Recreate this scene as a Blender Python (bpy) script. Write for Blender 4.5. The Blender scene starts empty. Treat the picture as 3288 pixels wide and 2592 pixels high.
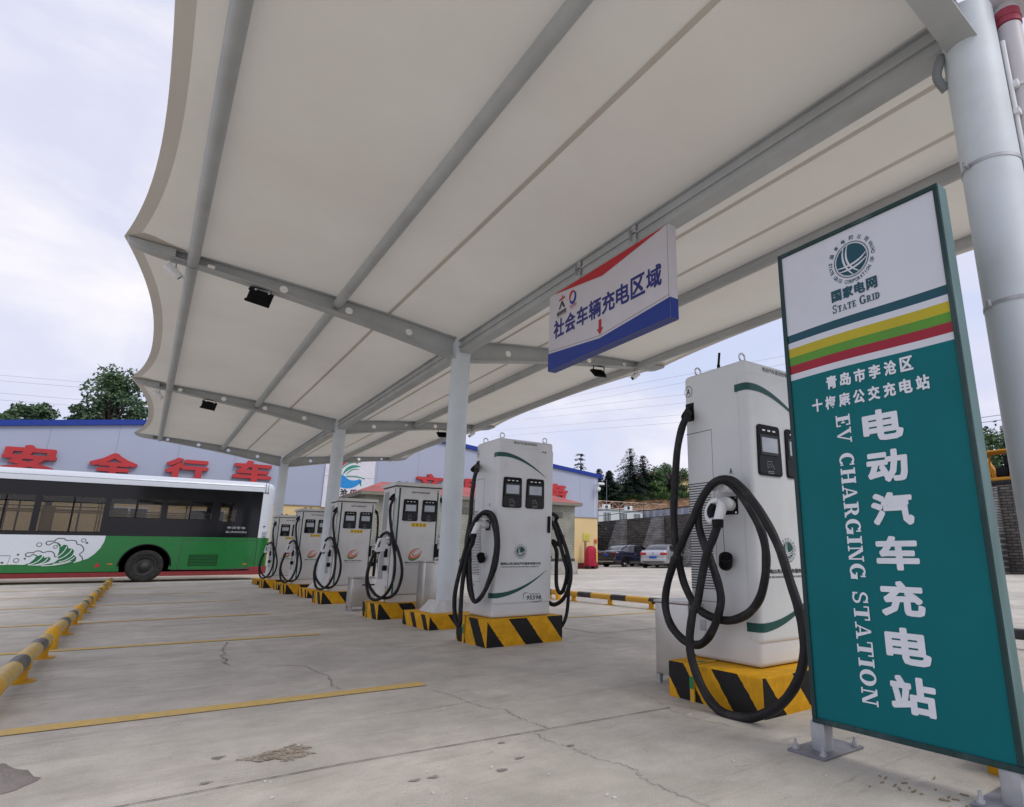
import bpy, bmesh, math, random
from mathutils import Vector, Matrix
R = math.radians
PI = math.pi
SC = bpy.context.scene
COL = SC.collection

# ------------------------------------------------------------------ camera
cd = bpy.data.cameras.new('camera')
cam = bpy.data.objects.new('camera', cd); COL.objects.link(cam)
cam.location = (0, 0, .85)
cam.rotation_euler = (R(90 + 14.013), 0, R(-36.91))
cd.sensor_width = 36; cd.sensor_fit = 'HORIZONTAL'
cd.lens = 1935.4 / 3288 * 36
cd.shift_x = -300 / 3288
cd.clip_start = .05; cd.clip_end = 2000
SC.camera = cam

# ------------------------------------------------------------------ sky and sun
W = bpy.data.worlds.new("World"); SC.world = W; W.use_nodes = True
nt = W.node_tree; nt.nodes.clear()
N = lambda t: nt.nodes.new(t)
out = N('ShaderNodeOutputWorld')
sky = N('ShaderNodeTexSky'); sky.sky_type = 'NISHITA'; sky.sun_disc = False
SUN_EL, SUN_AZ = R(50), R(160)
sky.sun_elevation = SUN_EL; sky.sun_rotation = SUN_AZ
sky.air_density = 1.0; sky.dust_density = 2.5
bg1 = N('ShaderNodeBackground'); bg1.inputs[1].default_value = .1
nt.links.new(sky.outputs[0], bg1.inputs[0])
tc = N('ShaderNodeTexCoord')
mp = N('ShaderNodeMapping'); mp.inputs['Scale'].default_value = (1.5, 1.5, 3.2)
mp.inputs['Location'].default_value = (.35, .2, .1)
nt.links.new(tc.outputs['Generated'], mp.inputs[0])
nz = N('ShaderNodeTexNoise'); nz.inputs['Scale'].default_value = 1.5; nz.inputs['Detail'].default_value = 7
nz.inputs['Roughness'].default_value = .52; nz.inputs['Distortion'].default_value = .35
nt.links.new(mp.outputs[0], nz.inputs['Vector'])
rp = N('ShaderNodeValToRGB')
e = rp.color_ramp.elements
e[0].position = .36; e[0].color = (.60, .665, .88, 1)
e[1].position = .66; e[1].color = (.97, .94, .98, 1)
q = e.new(.5); q.color = (.715, .725, .875, 1)
nt.links.new(nz.outputs[0], rp.inputs[0])
bg2 = N('ShaderNodeBackground'); bg2.inputs[1].default_value = .95
nt.links.new(rp.outputs[0], bg2.inputs[0])
mx = N('ShaderNodeMixShader'); mx.inputs[0].default_value = .93
nt.links.new(bg1.outputs[0], mx.inputs[1]); nt.links.new(bg2.outputs[0], mx.inputs[2])
nt.links.new(mx.outputs[0], out.inputs[0])

sd = bpy.data.lights.new('sun', 'SUN'); sd.energy = 1.35; sd.angle = R(26); sd.color = (1, .96, .9)
sun = bpy.data.objects.new('sun', sd); COL.objects.link(sun)
# sky rotation measured from +Y clockwise; the lamp shines along its local -Z
dirv = Vector((math.sin(SUN_AZ) * math.cos(SUN_EL), math.cos(SUN_AZ) * math.cos(SUN_EL), math.sin(SUN_EL)))
sun.rotation_euler = dirv.to_track_quat('Z', 'Y').to_euler()

SC.view_settings.view_transform = 'Standard'; SC.view_settings.look = 'None'
SC.view_settings.exposure = .22; SC.view_settings.gamma = 1

# ------------------------------------------------------------------ materials
def srgb(r, g, b):
    f = lambda c: (c / 255 / 12.92) if c <= 10 else ((c / 255 + .055) / 1.055) ** 2.4
    return (f(r), f(g), f(b))

MATS = {}
def mat(name, col, rough=.5, metal=0, var=.06, vs=6, bump=0, bs=40, spec=.3, coat=0, stretch=None, dirt=0, dcol=(.12, .1, .08)):
    if name in MATS: return MATS[name]
    m = bpy.data.materials.new(name); m.use_nodes = True
    t = m.node_tree; b = t.nodes['Principled BSDF']
    b.inputs['Roughness'].default_value = rough; b.inputs['Metallic'].default_value = metal
    b.inputs['Specular IOR Level'].default_value = spec
    if coat: b.inputs['Coat Weight'].default_value = coat; b.inputs['Coat Roughness'].default_value = .08
    c4 = (*col, 1)
    b.inputs['Base Color'].default_value = c4
    co = t.nodes.new('ShaderNodeTexCoord')
    vec = co.outputs['Object']
    if stretch:
        mm = t.nodes.new('ShaderNodeMapping'); mm.inputs['Scale'].default_value = stretch
        t.links.new(vec, mm.inputs[0]); vec = mm.outputs[0]
    if var or dirt:
        n = t.nodes.new('ShaderNodeTexNoise'); n.inputs['Scale'].default_value = vs; n.inputs['Detail'].default_value = 6
        t.links.new(vec, n.inputs['Vector'])
        r = t.nodes.new('ShaderNodeValToRGB')
        r.color_ramp.elements[0].position = .3; r.color_ramp.elements[1].position = .72
        r.color_ramp.elements[0].color = (*[max(0, c * (1 - var)) for c in col], 1)
        r.color_ramp.elements[1].color = (*[min(1, c * (1 + var)) for c in col], 1)
        t.links.new(n.outputs[0], r.inputs[0]); last = r.outputs[0]
        if dirt:
            n2 = t.nodes.new('ShaderNodeTexNoise'); n2.inputs['Scale'].default_value = vs * .37; n2.inputs['Detail'].default_value = 9
            n2.inputs['Roughness'].default_value = .65
            t.links.new(vec, n2.inputs['Vector'])
            r2 = t.nodes.new('ShaderNodeValToRGB'); r2.color_ramp.elements[0].position = .52; r2.color_ramp.elements[1].position = .75
            r2.color_ramp.elements[0].color = (0, 0, 0, 1); r2.color_ramp.elements[1].color = (dirt, dirt, dirt, 1)
            t.links.new(n2.outputs[0], r2.inputs[0])
            mi = t.nodes.new('ShaderNodeMixRGB'); mi.inputs[2].default_value = (*dcol, 1)
            t.links.new(r2.outputs[0], mi.inputs[0]); t.links.new(last, mi.inputs[1]); last = mi.outputs[0]
        t.links.new(last, b.inputs['Base Color'])
        rr = t.nodes.new('ShaderNodeMapRange'); rr.inputs[3].default_value = max(.02, rough - .08); rr.inputs[4].default_value = min(1, rough + .12)
        t.links.new(n.outputs[0], rr.inputs[0]); t.links.new(rr.outputs[0], b.inputs['Roughness'])
    if bump:
        n3 = t.nodes.new('ShaderNodeTexNoise'); n3.inputs['Scale'].default_value = bs; n3.inputs['Detail'].default_value = 8
        t.links.new(vec, n3.inputs['Vector'])
        bp = t.nodes.new('ShaderNodeBump'); bp.inputs['Strength'].default_value = bump; bp.inputs['Distance'].default_value = .01
        t.links.new(n3.outputs[0], bp.inputs['Height']); t.links.new(bp.outputs[0], b.inputs['Normal'])
    MATS[name] = m
    return m

def hazard_mat(name, k=.8, h=.25, p=.43, yellow=(.66, .335, .014), axis=(1, -1, 0)):
    """yellow block with black slanting stripes, in object space"""
    m = bpy.data.materials.new(name); m.use_nodes = True; t = m.node_tree; b = t.nodes['Principled BSDF']
    co = t.nodes.new('ShaderNodeTexCoord')
    nn = t.nodes.new('ShaderNodeTexNoise'); nn.inputs['Scale'].default_value = 26; nn.inputs['Detail'].default_value = 4
    t.links.new(co.outputs['Object'], nn.inputs['Vector'])
    dot = t.nodes.new('ShaderNodeVectorMath'); dot.operation = 'DOT_PRODUCT'; dot.inputs[1].default_value = (axis[0], axis[1], k)
    t.links.new(co.outputs['Object'], dot.inputs[0])
    ad = t.nodes.new('ShaderNodeMath'); ad.operation = 'MULTIPLY_ADD'; ad.inputs[1].default_value = .022; t.links.new(nn.outputs[0], ad.inputs[0])
    g0 = t.nodes.new('ShaderNodeNewGeometry'); s0 = t.nodes.new('ShaderNodeSeparateXYZ'); t.links.new(g0.outputs['Normal'], s0.inputs[0])
    lf = t.nodes.new('ShaderNodeMath'); lf.operation = 'LESS_THAN'; lf.inputs[1].default_value = -.6; t.links.new(s0.outputs[0], lf.inputs[0])
    sh = t.nodes.new('ShaderNodeMath'); sh.operation = 'MULTIPLY_ADD'; sh.inputs[1].default_value = k * h; t.links.new(lf.outputs[0], sh.inputs[0]); t.links.new(dot.outputs['Value'], sh.inputs[2])
    t.links.new(sh.outputs[0], ad.inputs[2])
    dv = t.nodes.new('ShaderNodeMath'); dv.operation = 'DIVIDE'; dv.inputs[1].default_value = p; t.links.new(ad.outputs[0], dv.inputs[0])
    fr = t.nodes.new('ShaderNodeMath'); fr.operation = 'FRACT'; t.links.new(dv.outputs[0], fr.inputs[0])
    lt = t.nodes.new('ShaderNodeMath'); lt.operation = 'LESS_THAN'; lt.inputs[1].default_value = k * h / p; t.links.new(fr.outputs[0], lt.inputs[0])
    ge = t.nodes.new('ShaderNodeNewGeometry'); sp = t.nodes.new('ShaderNodeSeparateXYZ'); t.links.new(ge.outputs['Normal'], sp.inputs[0])
    up = t.nodes.new('ShaderNodeMath'); up.operation = 'LESS_THAN'; up.inputs[1].default_value = .7; t.links.new(sp.outputs[2], up.inputs[0])
    mu = t.nodes.new('ShaderNodeMath'); mu.operation = 'MULTIPLY'; t.links.new(lt.outputs[0], mu.inputs[0]); t.links.new(up.outputs[0], mu.inputs[1])
    n2 = t.nodes.new('ShaderNodeTexNoise'); n2.inputs['Scale'].default_value = 9; n2.inputs['Detail'].default_value = 8; n2.inputs['Roughness'].default_value = .7
    t.links.new(co.outputs['Object'], n2.inputs['Vector'])
    r1 = t.nodes.new('ShaderNodeValToRGB'); r1.color_ramp.elements[0].color = (*[c * .72 for c in yellow], 1); r1.color_ramp.elements[1].color = (*[c * 1.18 for c in yellow], 1)
    r1.color_ramp.elements[0].position = .3; r1.color_ramp.elements[1].position = .7
    r2 = t.nodes.new('ShaderNodeValToRGB'); r2.color_ramp.elements[0].color = (.008, .008, .009, 1); r2.color_ramp.elements[1].color = (.03, .028, .026, 1)
    t.links.new(n2.outputs[0], r1.inputs[0]); t.links.new(n2.outputs[0], r2.inputs[0])
    mi = t.nodes.new('ShaderNodeMixRGB'); t.links.new(mu.outputs[0], mi.inputs[0]); t.links.new(r1.outputs[0], mi.inputs[1]); t.links.new(r2.outputs[0], mi.inputs[2])
    t.links.new(mi.outputs[0], b.inputs['Base Color']); b.inputs['Roughness'].default_value = .65; b.inputs['Specular IOR Level'].default_value = .15
    bp = t.nodes.new('ShaderNodeBump'); bp.inputs['Strength'].default_value = .25; bp.inputs['Distance'].default_value = .01
    t.links.new(n2.outputs[0], bp.inputs['Height']); t.links.new(bp.outputs[0], b.inputs['Normal'])
    return m

def band_mat(name, axis, period, duty, ca, cb, phase=0, dirt=.3):
    """a pipe wrapped in two colours of film along one object axis"""
    m = bpy.data.materials.new(name); m.use_nodes = True; t = m.node_tree; b = t.nodes['Principled BSDF']
    co = t.nodes.new('ShaderNodeTexCoord'); sp = t.nodes.new('ShaderNodeSeparateXYZ'); t.links.new(co.outputs['Object'], sp.inputs[0])
    a = t.nodes.new('ShaderNodeMath'); a.operation = 'ADD'; a.inputs[1].default_value = phase; t.links.new(sp.outputs[axis], a.inputs[0])
    d = t.nodes.new('ShaderNodeMath'); d.operation = 'DIVIDE'; d.inputs[1].default_value = period; t.links.new(a.outputs[0], d.inputs[0])
    f = t.nodes.new('ShaderNodeMath'); f.operation = 'FRACT'; t.links.new(d.outputs[0], f.inputs[0])
    l = t.nodes.new('ShaderNodeMath'); l.operation = 'LESS_THAN'; l.inputs[1].default_value = duty; t.links.new(f.outputs[0], l.inputs[0])
    n = t.nodes.new('ShaderNodeTexNoise'); n.inputs['Scale'].default_value = 14; n.inputs['Detail'].default_value = 8; n.inputs['Roughness'].default_value = .7
    t.links.new(co.outputs['Object'], n.inputs['Vector'])
    mi = t.nodes.new('ShaderNodeMixRGB'); mi.inputs[1].default_value = (*ca, 1); mi.inputs[2].default_value = (*cb, 1); t.links.new(l.outputs[0], mi.inputs[0])
    r = t.nodes.new('ShaderNodeValToRGB'); r.color_ramp.elements[0].position = .45; r.color_ramp.elements[1].position = .75
    r.color_ramp.elements[0].color = (0, 0, 0, 1); r.color_ramp.elements[1].color = (dirt * 1.6, dirt * 1.6, dirt * 1.6, 1)
    t.links.new(n.outputs[0], r.inputs[0])
    m2 = t.nodes.new('ShaderNodeMixRGB'); m2.inputs[2].default_value = (.30, .26, .2, 1); t.links.new(r.outputs[0], m2.inputs[0]); t.links.new(mi.outputs[0], m2.inputs[1])
    t.links.new(m2.outputs[0], b.inputs['Base Color']); b.inputs['Roughness'].default_value = .38
    return m

def concrete_mat(name, base=(.54, .507, .445)):
    m = bpy.data.materials.new(name); m.use_nodes = True; t = m.node_tree; b = t.nodes['Principled BSDF']
    co = t.nodes.new('ShaderNodeTexCoord')
    def noise(scale, det, rough, st=(1, 1, 1), dist=0):
        mp = t.nodes.new('ShaderNodeMapping'); mp.inputs['Scale'].default_value = st; t.links.new(co.outputs['Object'], mp.inputs[0])
        n = t.nodes.new('ShaderNodeTexNoise'); n.inputs['Scale'].default_value = scale; n.inputs['Detail'].default_value = det; n.inputs['Roughness'].default_value = rough
        n.inputs['Distortion'].default_value = dist
        t.links.new(mp.outputs[0], n.inputs['Vector']); return n.outputs[0]
    def ramp(v, p0, c0, p1, c1):
        r = t.nodes.new('ShaderNodeValToRGB'); r.color_ramp.elements[0].position = p0; r.color_ramp.elements[1].position = p1
        r.color_ramp.elements[0].color = (*c0, 1) if len(c0) == 3 else c0; r.color_ramp.elements[1].color = (*c1, 1) if len(c1) == 3 else c1
        t.links.new(v, r.inputs[0]); return r.outputs[0]
    def mix(f, a, c, mode='MIX'):
        x = t.nodes.new('ShaderNodeMixRGB'); x.blend_type = mode
        for i, v in ((0, f), (1, a), (2, c)):
            if isinstance(v, (int, float)): x.inputs[i].default_value = v
            elif isinstance(v, tuple): x.inputs[i].default_value = (*v, 1)
            else: t.links.new(v, x.inputs[i])
        return x.outputs[0]
    big = ramp(noise(.35, 6, .6, dist=.6), .36, tuple(c * .80 for c in base), .64, tuple(c * 1.10 for c in base))
    mid = ramp(noise(2.6, 9, .7), .36, (.80, .79, .775), .64, (1.08, 1.07, 1.06))
    c = mix(1, big, mid, 'MULTIPLY')
    # trowel and tyre streaks running along the bays
    st = ramp(noise(3.0, 8, .7, (.30, 2.6, 1), .8), .54, (0, 0, 0), .70, (.55, .55, .55))
    c = mix(st, c, (base[0] * .52, base[1] * .5, base[2] * .48))
    st2 = ramp(noise(1.1, 9, .72, (1.6, .5, 1), 1.2), .56, (0, 0, 0), .68, (.38, .38, .38))
    c = mix(st2, c, (base[0] * .6, base[1] * .58, base[2] * .55))
    # fine dark pitting and pale scuffs
    dash = ramp(noise(11, 5, .6, (.45, 2.4, 1), .5), .615, (0, 0, 0), .66, (.5, .5, .5))
    dgate = ramp(noise(.9, 5, .6), .47, (0, 0, 0), .60, (1, 1, 1))
    c = mix(mix(1, dash, dgate, 'MULTIPLY'), c, (base[0] * .42, base[1] * .40, base[2] * .38))
    sp = ramp(noise(70, 3, .6, (.7, 1, 1)), .60, (0, 0, 0), .68, (.5, .5, .5))
    gate = ramp(noise(1.7, 4, .6), .46, (.15, .15, .15), .60, (1, 1, 1))
    c = mix(mix(1, sp, gate, 'MULTIPLY'), c, (.16, .15, .14))
    pale = ramp(noise(5, 8, .7, (.5, 1.4, 1)), .57, (0, 0, 0), .70, (.45, .45, .45))
    c = mix(pale, c, (.60, .58, .55))
    fine = ramp(noise(150, 3, .7), .35, (.86, .86, .86), .65, (1.12, 1.12, 1.12))
    c = mix(1, c, fine, 'MULTIPLY')
    t.links.new(c, b.inputs['Base Color']); b.inputs['Roughness'].default_value = .72
    bp = t.nodes.new('ShaderNodeBump'); bp.inputs['Strength'].default_value = .35; bp.inputs['Distance'].default_value = .012
    t.links.new(noise(45, 9, .75), bp.inputs['Height']); t.links.new(bp.outputs[0], b.inputs['Normal'])
    return m

def fabric_mat(name, col, trans):
    m = bpy.data.materials.new(name); m.use_nodes = True; t = m.node_tree; t.nodes.clear()
    o = t.nodes.new('ShaderNodeOutputMaterial'); mi = t.nodes.new('ShaderNodeMixShader'); mi.inputs[0].default_value = trans
    d = t.nodes.new('ShaderNodeBsdfPrincipled'); d.inputs['Roughness'].default_value = .6; tr = t.nodes.new('ShaderNodeBsdfTranslucent')
    co = t.nodes.new('ShaderNodeTexCoord'); n = t.nodes.new('ShaderNodeTexNoise'); n.inputs['Scale'].default_value = .55; n.inputs['Detail'].default_value = 9; n.inputs['Roughness'].default_value = .62
    t.links.new(co.outputs['Object'], n.inputs['Vector'])
    r = t.nodes.new('ShaderNodeValToRGB'); r.color_ramp.elements[0].position = .3; r.color_ramp.elements[1].position = .7
    r.color_ramp.elements[0].color = (col[0] * .92, col[1] * .895, col[2] * .90, 1); r.color_ramp.elements[1].color = (*[c * 1.03 for c in col], 1)
    nb = t.nodes.new('ShaderNodeTexNoise'); nb.inputs['Scale'].default_value = 1.6; nb.inputs['Detail'].default_value = 3
    mb_ = t.nodes.new('ShaderNodeMapping'); mb_.inputs['Scale'].default_value = (.5, 2.2, 1); t.links.new(co.outputs['Object'], mb_.inputs[0]); t.links.new(mb_.outputs[0], nb.inputs['Vector'])
    bp = t.nodes.new('ShaderNodeBump'); bp.inputs['Strength'].default_value = .25; bp.inputs['Distance'].default_value = .03; t.links.new(nb.outputs[0], bp.inputs['Height']); t.links.new(bp.outputs[0], d.inputs['Normal'])
    t.links.new(n.outputs[0], r.inputs[0]); t.links.new(r.outputs[0], d.inputs['Base Color']); t.links.new(r.outputs[0], tr.inputs[0])
    t.links.new(d.outputs[0], mi.inputs[1]); t.links.new(tr.outputs[0], mi.inputs[2]); t.links.new(mi.outputs[0], o.inputs[0])
    return m

def glass_mat(name, tint, gloss=.25):
    m = bpy.data.materials.new(name); m.use_nodes = True; t = m.node_tree; t.nodes.clear()
    o = t.nodes.new('ShaderNodeOutputMaterial'); mi = t.nodes.new('ShaderNodeMixShader')
    a = t.nodes.new('ShaderNodeBsdfTransparent'); a.inputs[0].default_value = (*tint, 1)
    g = t.nodes.new('ShaderNodeBsdfGlossy'); g.inputs['Roughness'].default_value = .03
    fr = t.nodes.new('ShaderNodeFresnel'); fr.inputs[0].default_value = 1.5
    nz = t.nodes.new('ShaderNodeTexNoise'); nz.inputs['Scale'].default_value = 3
    bp = t.nodes.new('ShaderNodeBump'); bp.inputs['Strength'].default_value = .03; t.links.new(nz.outputs[0], bp.inputs['Height']); t.links.new(bp.outputs[0], g.inputs['Normal'])
    t.links.new(fr.outputs[0], mi.inputs[0]); t.links.new(a.outputs[0], mi.inputs[1]); t.links.new(g.outputs[0], mi.inputs[2]); t.links.new(mi.outputs[0], o.inputs[0])
    return m

def brick_mat(name, c1, c2, mortar, bw, bh, axes=('X', 'Z'), msize=.012, rough=.85, bump=.6):
    m = bpy.data.materials.new(name); m.use_nodes = True; t = m.node_tree; b = t.nodes['Principled BSDF']
    co = t.nodes.new('ShaderNodeTexCoord'); sp = t.nodes.new('ShaderNodeSeparateXYZ'); t.links.new(co.outputs['Object'], sp.inputs[0])
    cb = t.nodes.new('ShaderNodeCombineXYZ'); ix = {'X': 0, 'Y': 1, 'Z': 2}
    if axes[0] == 'XY':
        ad = t.nodes.new('ShaderNodeMath'); ad.operation = 'ADD'; t.links.new(sp.outputs[0], ad.inputs[0]); t.links.new(sp.outputs[1], ad.inputs[1]); t.links.new(ad.outputs[0], cb.inputs[0])
    else: t.links.new(sp.outputs[ix[axes[0]]], cb.inputs[0])
    t.links.new(sp.outputs[ix[axes[1]]], cb.inputs[1])
    br = t.nodes.new('ShaderNodeTexBrick'); br.inputs['Scale'].default_value = 1; br.inputs['Brick Width'].default_value = bw; br.inputs['Row Height'].default_value = bh
    br.inputs['Mortar Size'].default_value = msize; br.inputs['Color1'].default_value = (*c1, 1); br.inputs['Color2'].default_value = (*c2, 1); br.inputs['Mortar'].default_value = (*mortar, 1)
    t.links.new(cb.outputs[0], br.inputs['Vector'])
    n = t.nodes.new('ShaderNodeTexNoise'); n.inputs['Scale'].default_value = 1.3; n.inputs['Detail'].default_value = 8; t.links.new(co.outputs['Object'], n.inputs['Vector'])
    r = t.nodes.new('ShaderNodeValToRGB'); r.color_ramp.elements[0].position = .3; r.color_ramp.elements[1].position = .7
    r.color_ramp.elements[0].color = (.6, .6, .6, 1); r.color_ramp.elements[1].color = (1.2, 1.2, 1.2, 1); t.links.new(n.outputs[0], r.inputs[0])
    mu = t.nodes.new('ShaderNodeMixRGB'); mu.blend_type = 'MULTIPLY'; mu.inputs[0].default_value = 1; t.links.new(br.outputs[0], mu.inputs[1]); t.links.new(r.outputs[0], mu.inputs[2])
    t.links.new(mu.outputs[0], b.inputs['Base Color']); b.inputs['Roughness'].default_value = rough
    bp = t.nodes.new('ShaderNodeBump'); bp.inputs['Strength'].default_value = bump; bp.inputs['Distance'].default_value = .02; bp.invert = True
    t.links.new(br.outputs['Fac'], bp.inputs['Height']); t.links.new(bp.outputs[0], b.inputs['Normal'])
    return m

def leaf_mat(name, c1, c2, c3=None):
    m = bpy.data.materials.new(name); m.use_nodes = True; t = m.node_tree; b = t.nodes['Principled BSDF']
    co = t.nodes.new('ShaderNodeTexCoord'); n = t.nodes.new('ShaderNodeTexNoise'); n.inputs['Scale'].default_value = 1.1; n.inputs['Detail'].default_value = 5
    t.links.new(co.outputs['Object'], n.inputs['Vector'])
    r = t.nodes.new('ShaderNodeValToRGB'); r.color_ramp.elements[0].position = .35; r.color_ramp.elements[1].position = .65
    r.color_ramp.elements[0].color = (*c1, 1); r.color_ramp.elements[1].color = (*c2, 1); t.links.new(n.outputs[0], r.inputs[0])
    t.links.new(r.outputs[0], b.inputs['Base Color']); b.inputs['Roughness'].default_value = .55
    b.inputs['Transmission Weight'].default_value = 0
    return m

# ------------------------------------------------------------------ mesh helpers
class MB:
    def __init__(s): s.v = []; s.f = []; s.m = []; s.s = []
    def add(s, vs, fs, mi=0, smooth=False):
        o = len(s.v); s.v += [tuple(p) for p in vs]
        for f in fs: s.f.append([i + o for i in f]); s.m.append(mi); s.s.append(smooth)
        return s
    def box(s, x0, x1, y0, y1, z0, z1, mi=0, M=None):
        v = [Vector(p) for p in ((x0, y0, z0), (x1, y0, z0), (x1, y1, z0), (x0, y1, z0), (x0, y0, z1), (x1, y0, z1), (x1, y1, z1), (x0, y1, z1))]
        if M: v = [M @ p for p in v]
        return s.add(v, [(0, 3, 2, 1), (4, 5, 6, 7), (0, 1, 5, 4), (1, 2, 6, 5), (2, 3, 7, 6), (3, 0, 4, 7)], mi)
    def rbox(s, x0, x1, y0, y1, z0, z1, b=.01, seg=2, mi=0, M=None, smooth=True):
        bm = bmesh.new(); bmesh.ops.create_cube(bm, size=1)
        for p in bm.verts:
            p.co = Vector(((x0 + x1) / 2 + p.co.x * (x1 - x0), (y0 + y1) / 2 + p.co.y * (y1 - y0), (z0 + z1) / 2 + p.co.z * (z1 - z0)))
        bmesh.ops.bevel(bm, geom=bm.edges[:], offset=b, segments=seg, profile=.5, affect='EDGES')
        bm.verts.index_update()
        vs = [(M @ p.co if M else p.co.copy()) for p in bm.verts]; fs = [[p.index for p in f.verts] for f in bm.faces]
        bm.free(); return s.add(vs, fs, mi, smooth)
    def poly(s, pts, mi=0): return s.add(pts, [list(range(len(pts)))], mi)
    def prism(s, pts, d, mi=0, mside=None):
        """planar outline pts (3D, counter-clockwise seen from the outside) pushed back by vector d"""
        n = len(pts); a = [Vector(p) for p in pts]; b = [p + Vector(d) for p in a]
        s.add(a + b, [list(range(n)), list(range(2 * n - 1, n - 1, -1))], mi)
        return s.add(a + b, [(i, i + n, (i + 1) % n + n, (i + 1) % n) for i in range(n)], mi if mside is None else mside)
    def tube(s, path, r, n=10, mi=0, caps=True, smooth=True, closed=False):
        P = [Vector(p) for p in path]; k = len(P); rs = r if isinstance(r, (list, tuple)) else [r] * k
        ref = None; vs = []
        for i, p in enumerate(P):
            if closed: t = (P[(i + 1) % k] - P[i - 1])
            else: t = (P[min(i + 1, k - 1)] - P[max(i - 1, 0)])
            t.normalize()
            if ref is None:
                ref = Vector((0, 0, 1)) if abs(t.z) < .9 else Vector((1, 0, 0))
            u = (ref - t * ref.dot(t))
            if u.length < 1e-5: u = t.orthogonal()
            u.normalize(); w = t.cross(u); ref = u
            for j in range(n):
                a = 2 * PI * j / n; vs.append(p + u * (math.cos(a) * rs[i]) + w * (math.sin(a) * rs[i]))
        fs = []
        for i in range(k if closed else k - 1):
            for j in range(n):
                a = i * n + j; b = i * n + (j + 1) % n; i2 = (i + 1) % k
                fs.append((a, b, i2 * n + (j + 1) % n, i2 * n + j))
        s.add(vs, fs, mi, smooth)
        if caps and not closed:
            s.add(vs[:n], [list(range(n - 1, -1, -1))], mi); s.add(vs[-n:], [list(range(n))], mi)
        return s
    def cyl(s, a, b, r, n=14, mi=0, r2=None): return s.tube([a, b], [r, r if r2 is None else r2], n, mi)
    def lathe(s, prof, M, n=28, mi=0, smooth=True, close=False):
        vs = []; k = len(prof)
        for j in range(n):
            a = 2 * PI * j / n
            for r, h in prof: vs.append(M @ Vector((r * math.cos(a), r * math.sin(a), h)))
        fs = [(j * k + i, ((j + 1) % n) * k + i, ((j + 1) % n) * k + i + 1, j * k + i + 1) for j in range(n) for i in range(k - 1)]
        return s.add(vs, fs, mi, smooth)
    def strip(s, pts, w, nrm, mi=0, lift=0):
        """flat ribbon of width w (number or list) along pts lying in a plane with normal nrm"""
        P = [Vector(p) for p in pts]; nv = Vector(nrm); vs = []
        for i, p in enumerate(P):
            t = (P[min(i + 1, len(P) - 1)] - P[max(i - 1, 0)]).normalized(); sd = nv.cross(t)
            ww = w[i] if isinstance(w, (list, tuple)) else w
            vs += [p + nv * lift - sd * ww / 2, p + nv * lift + sd * ww / 2]
        return s.add(vs, [(2 * i, 2 * i + 2, 2 * i + 3, 2 * i + 1) for i in range(len(P) - 1)], mi)
    def mesh2d(s, vf, fr, x0, y0, sx, sy, mi=0, lift=0):
        """2D mesh (verts, faces) onto frame fr=(origin, right, up, normal)"""
        o, r, u, n = fr
        return s.add([o + r * (x0 + x * sx) + u * (y0 + y * sy) + n * (z + lift) for x, y, z in vf[0]], vf[1], mi)
    def build(s, name, mats, parent=None, loc=None):
        me = bpy.data.meshes.new(name); me.from_pydata(s.v, [], s.f)
        ms = mats if isinstance(mats, (list, tuple)) else [mats]
        for m in ms: me.materials.append(m)
        me.polygons.foreach_set('material_index', s.m); me.polygons.foreach_set('use_smooth', s.s)
        me.update()
        o = bpy.data.objects.new(name, me); COL.objects.link(o)
        if parent: o.parent = parent
        if loc: o.location = loc
        return o

def smooth_path(pts, sub=5):
    P = [Vector(p) for p in pts]; r = []
    for i in range(len(P) - 1):
        a = P[max(i - 1, 0)]; b = P[i]; c = P[i + 1]; d = P[min(i + 2, len(P) - 1)]
        for k in range(sub):
            t = k / sub
            r.append(.5 * ((2 * b) + (c - a) * t + (2 * a - 5 * b + 4 * c - d) * t * t + (3 * b - a - 3 * c + d) * t ** 3))
    r.append(P[-1]); return r

def tag(o, label=None, cat=None, group=None, kind=None):
    if label: o['label'] = label
    if cat: o['category'] = cat
    if group: o['group'] = group
    if kind: o['kind'] = kind
    return o
def thing(name, label, cat, loc=(0, 0, 0), rz=0, group=None):
    o = bpy.data.objects.new(name, None); COL.objects.link(o); o.empty_display_size = .2
    o.location = loc; o.rotation_euler = (0, 0, rz)
    return tag(o, label, cat, group)
def dup(root, loc=None, label=None, rz=None, scale=None):
    r = root.copy(); COL.objects.link(r)
    if loc is not None: r.location = loc
    if rz is not None: r.rotation_euler = (0, 0, rz)
    if scale is not None: r.scale = (scale, scale, scale)
    if label: r['label'] = label
    for ch in list(root.children):
        c = ch.copy(); COL.objects.link(c); c.parent = r
        for g in list(ch.children):
            d = g.copy(); COL.objects.link(d); d.parent = c
    return r

GC = {}
def glyph(body, bold=0, ext=0):
    """filled outlines of a text in the built-in font, scaled to a 1 x 1 box"""
    k = (body, bold, ext)
    if k in GC: return GC[k]
    c = bpy.data.curves.new('text', 'FONT'); c.body = body; c.size = 1; c.offset = bold; c.resolution_u = 2; c.extrude = ext
    o = bpy.data.objects.new('text', c); COL.objects.link(o)
    dg = bpy.context.evaluated_depsgraph_get(); me = bpy.data.meshes.new_from_object(o.evaluated_get(dg))
    vs = [v.co.copy() for v in me.vertices]; fs = [list(p.vertices) for p in me.polygons]
    bpy.data.objects.remove(o); bpy.data.curves.remove(c); bpy.data.meshes.remove(me)
    x0 = min(v.x for v in vs); x1 = max(v.x for v in vs); y0 = min(v.y for v in vs); y1 = max(v.y for v in vs)
    g = ([((v.x - x0) / (x1 - x0), (v.y - y0) / (y1 - y0), v.z) for v in vs], fs)
    GC[k] = g; return g
def frame(o, r, u):
    r = Vector(r); u = Vector(u); return (Vector(o), r, u, r.cross(u))
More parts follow.
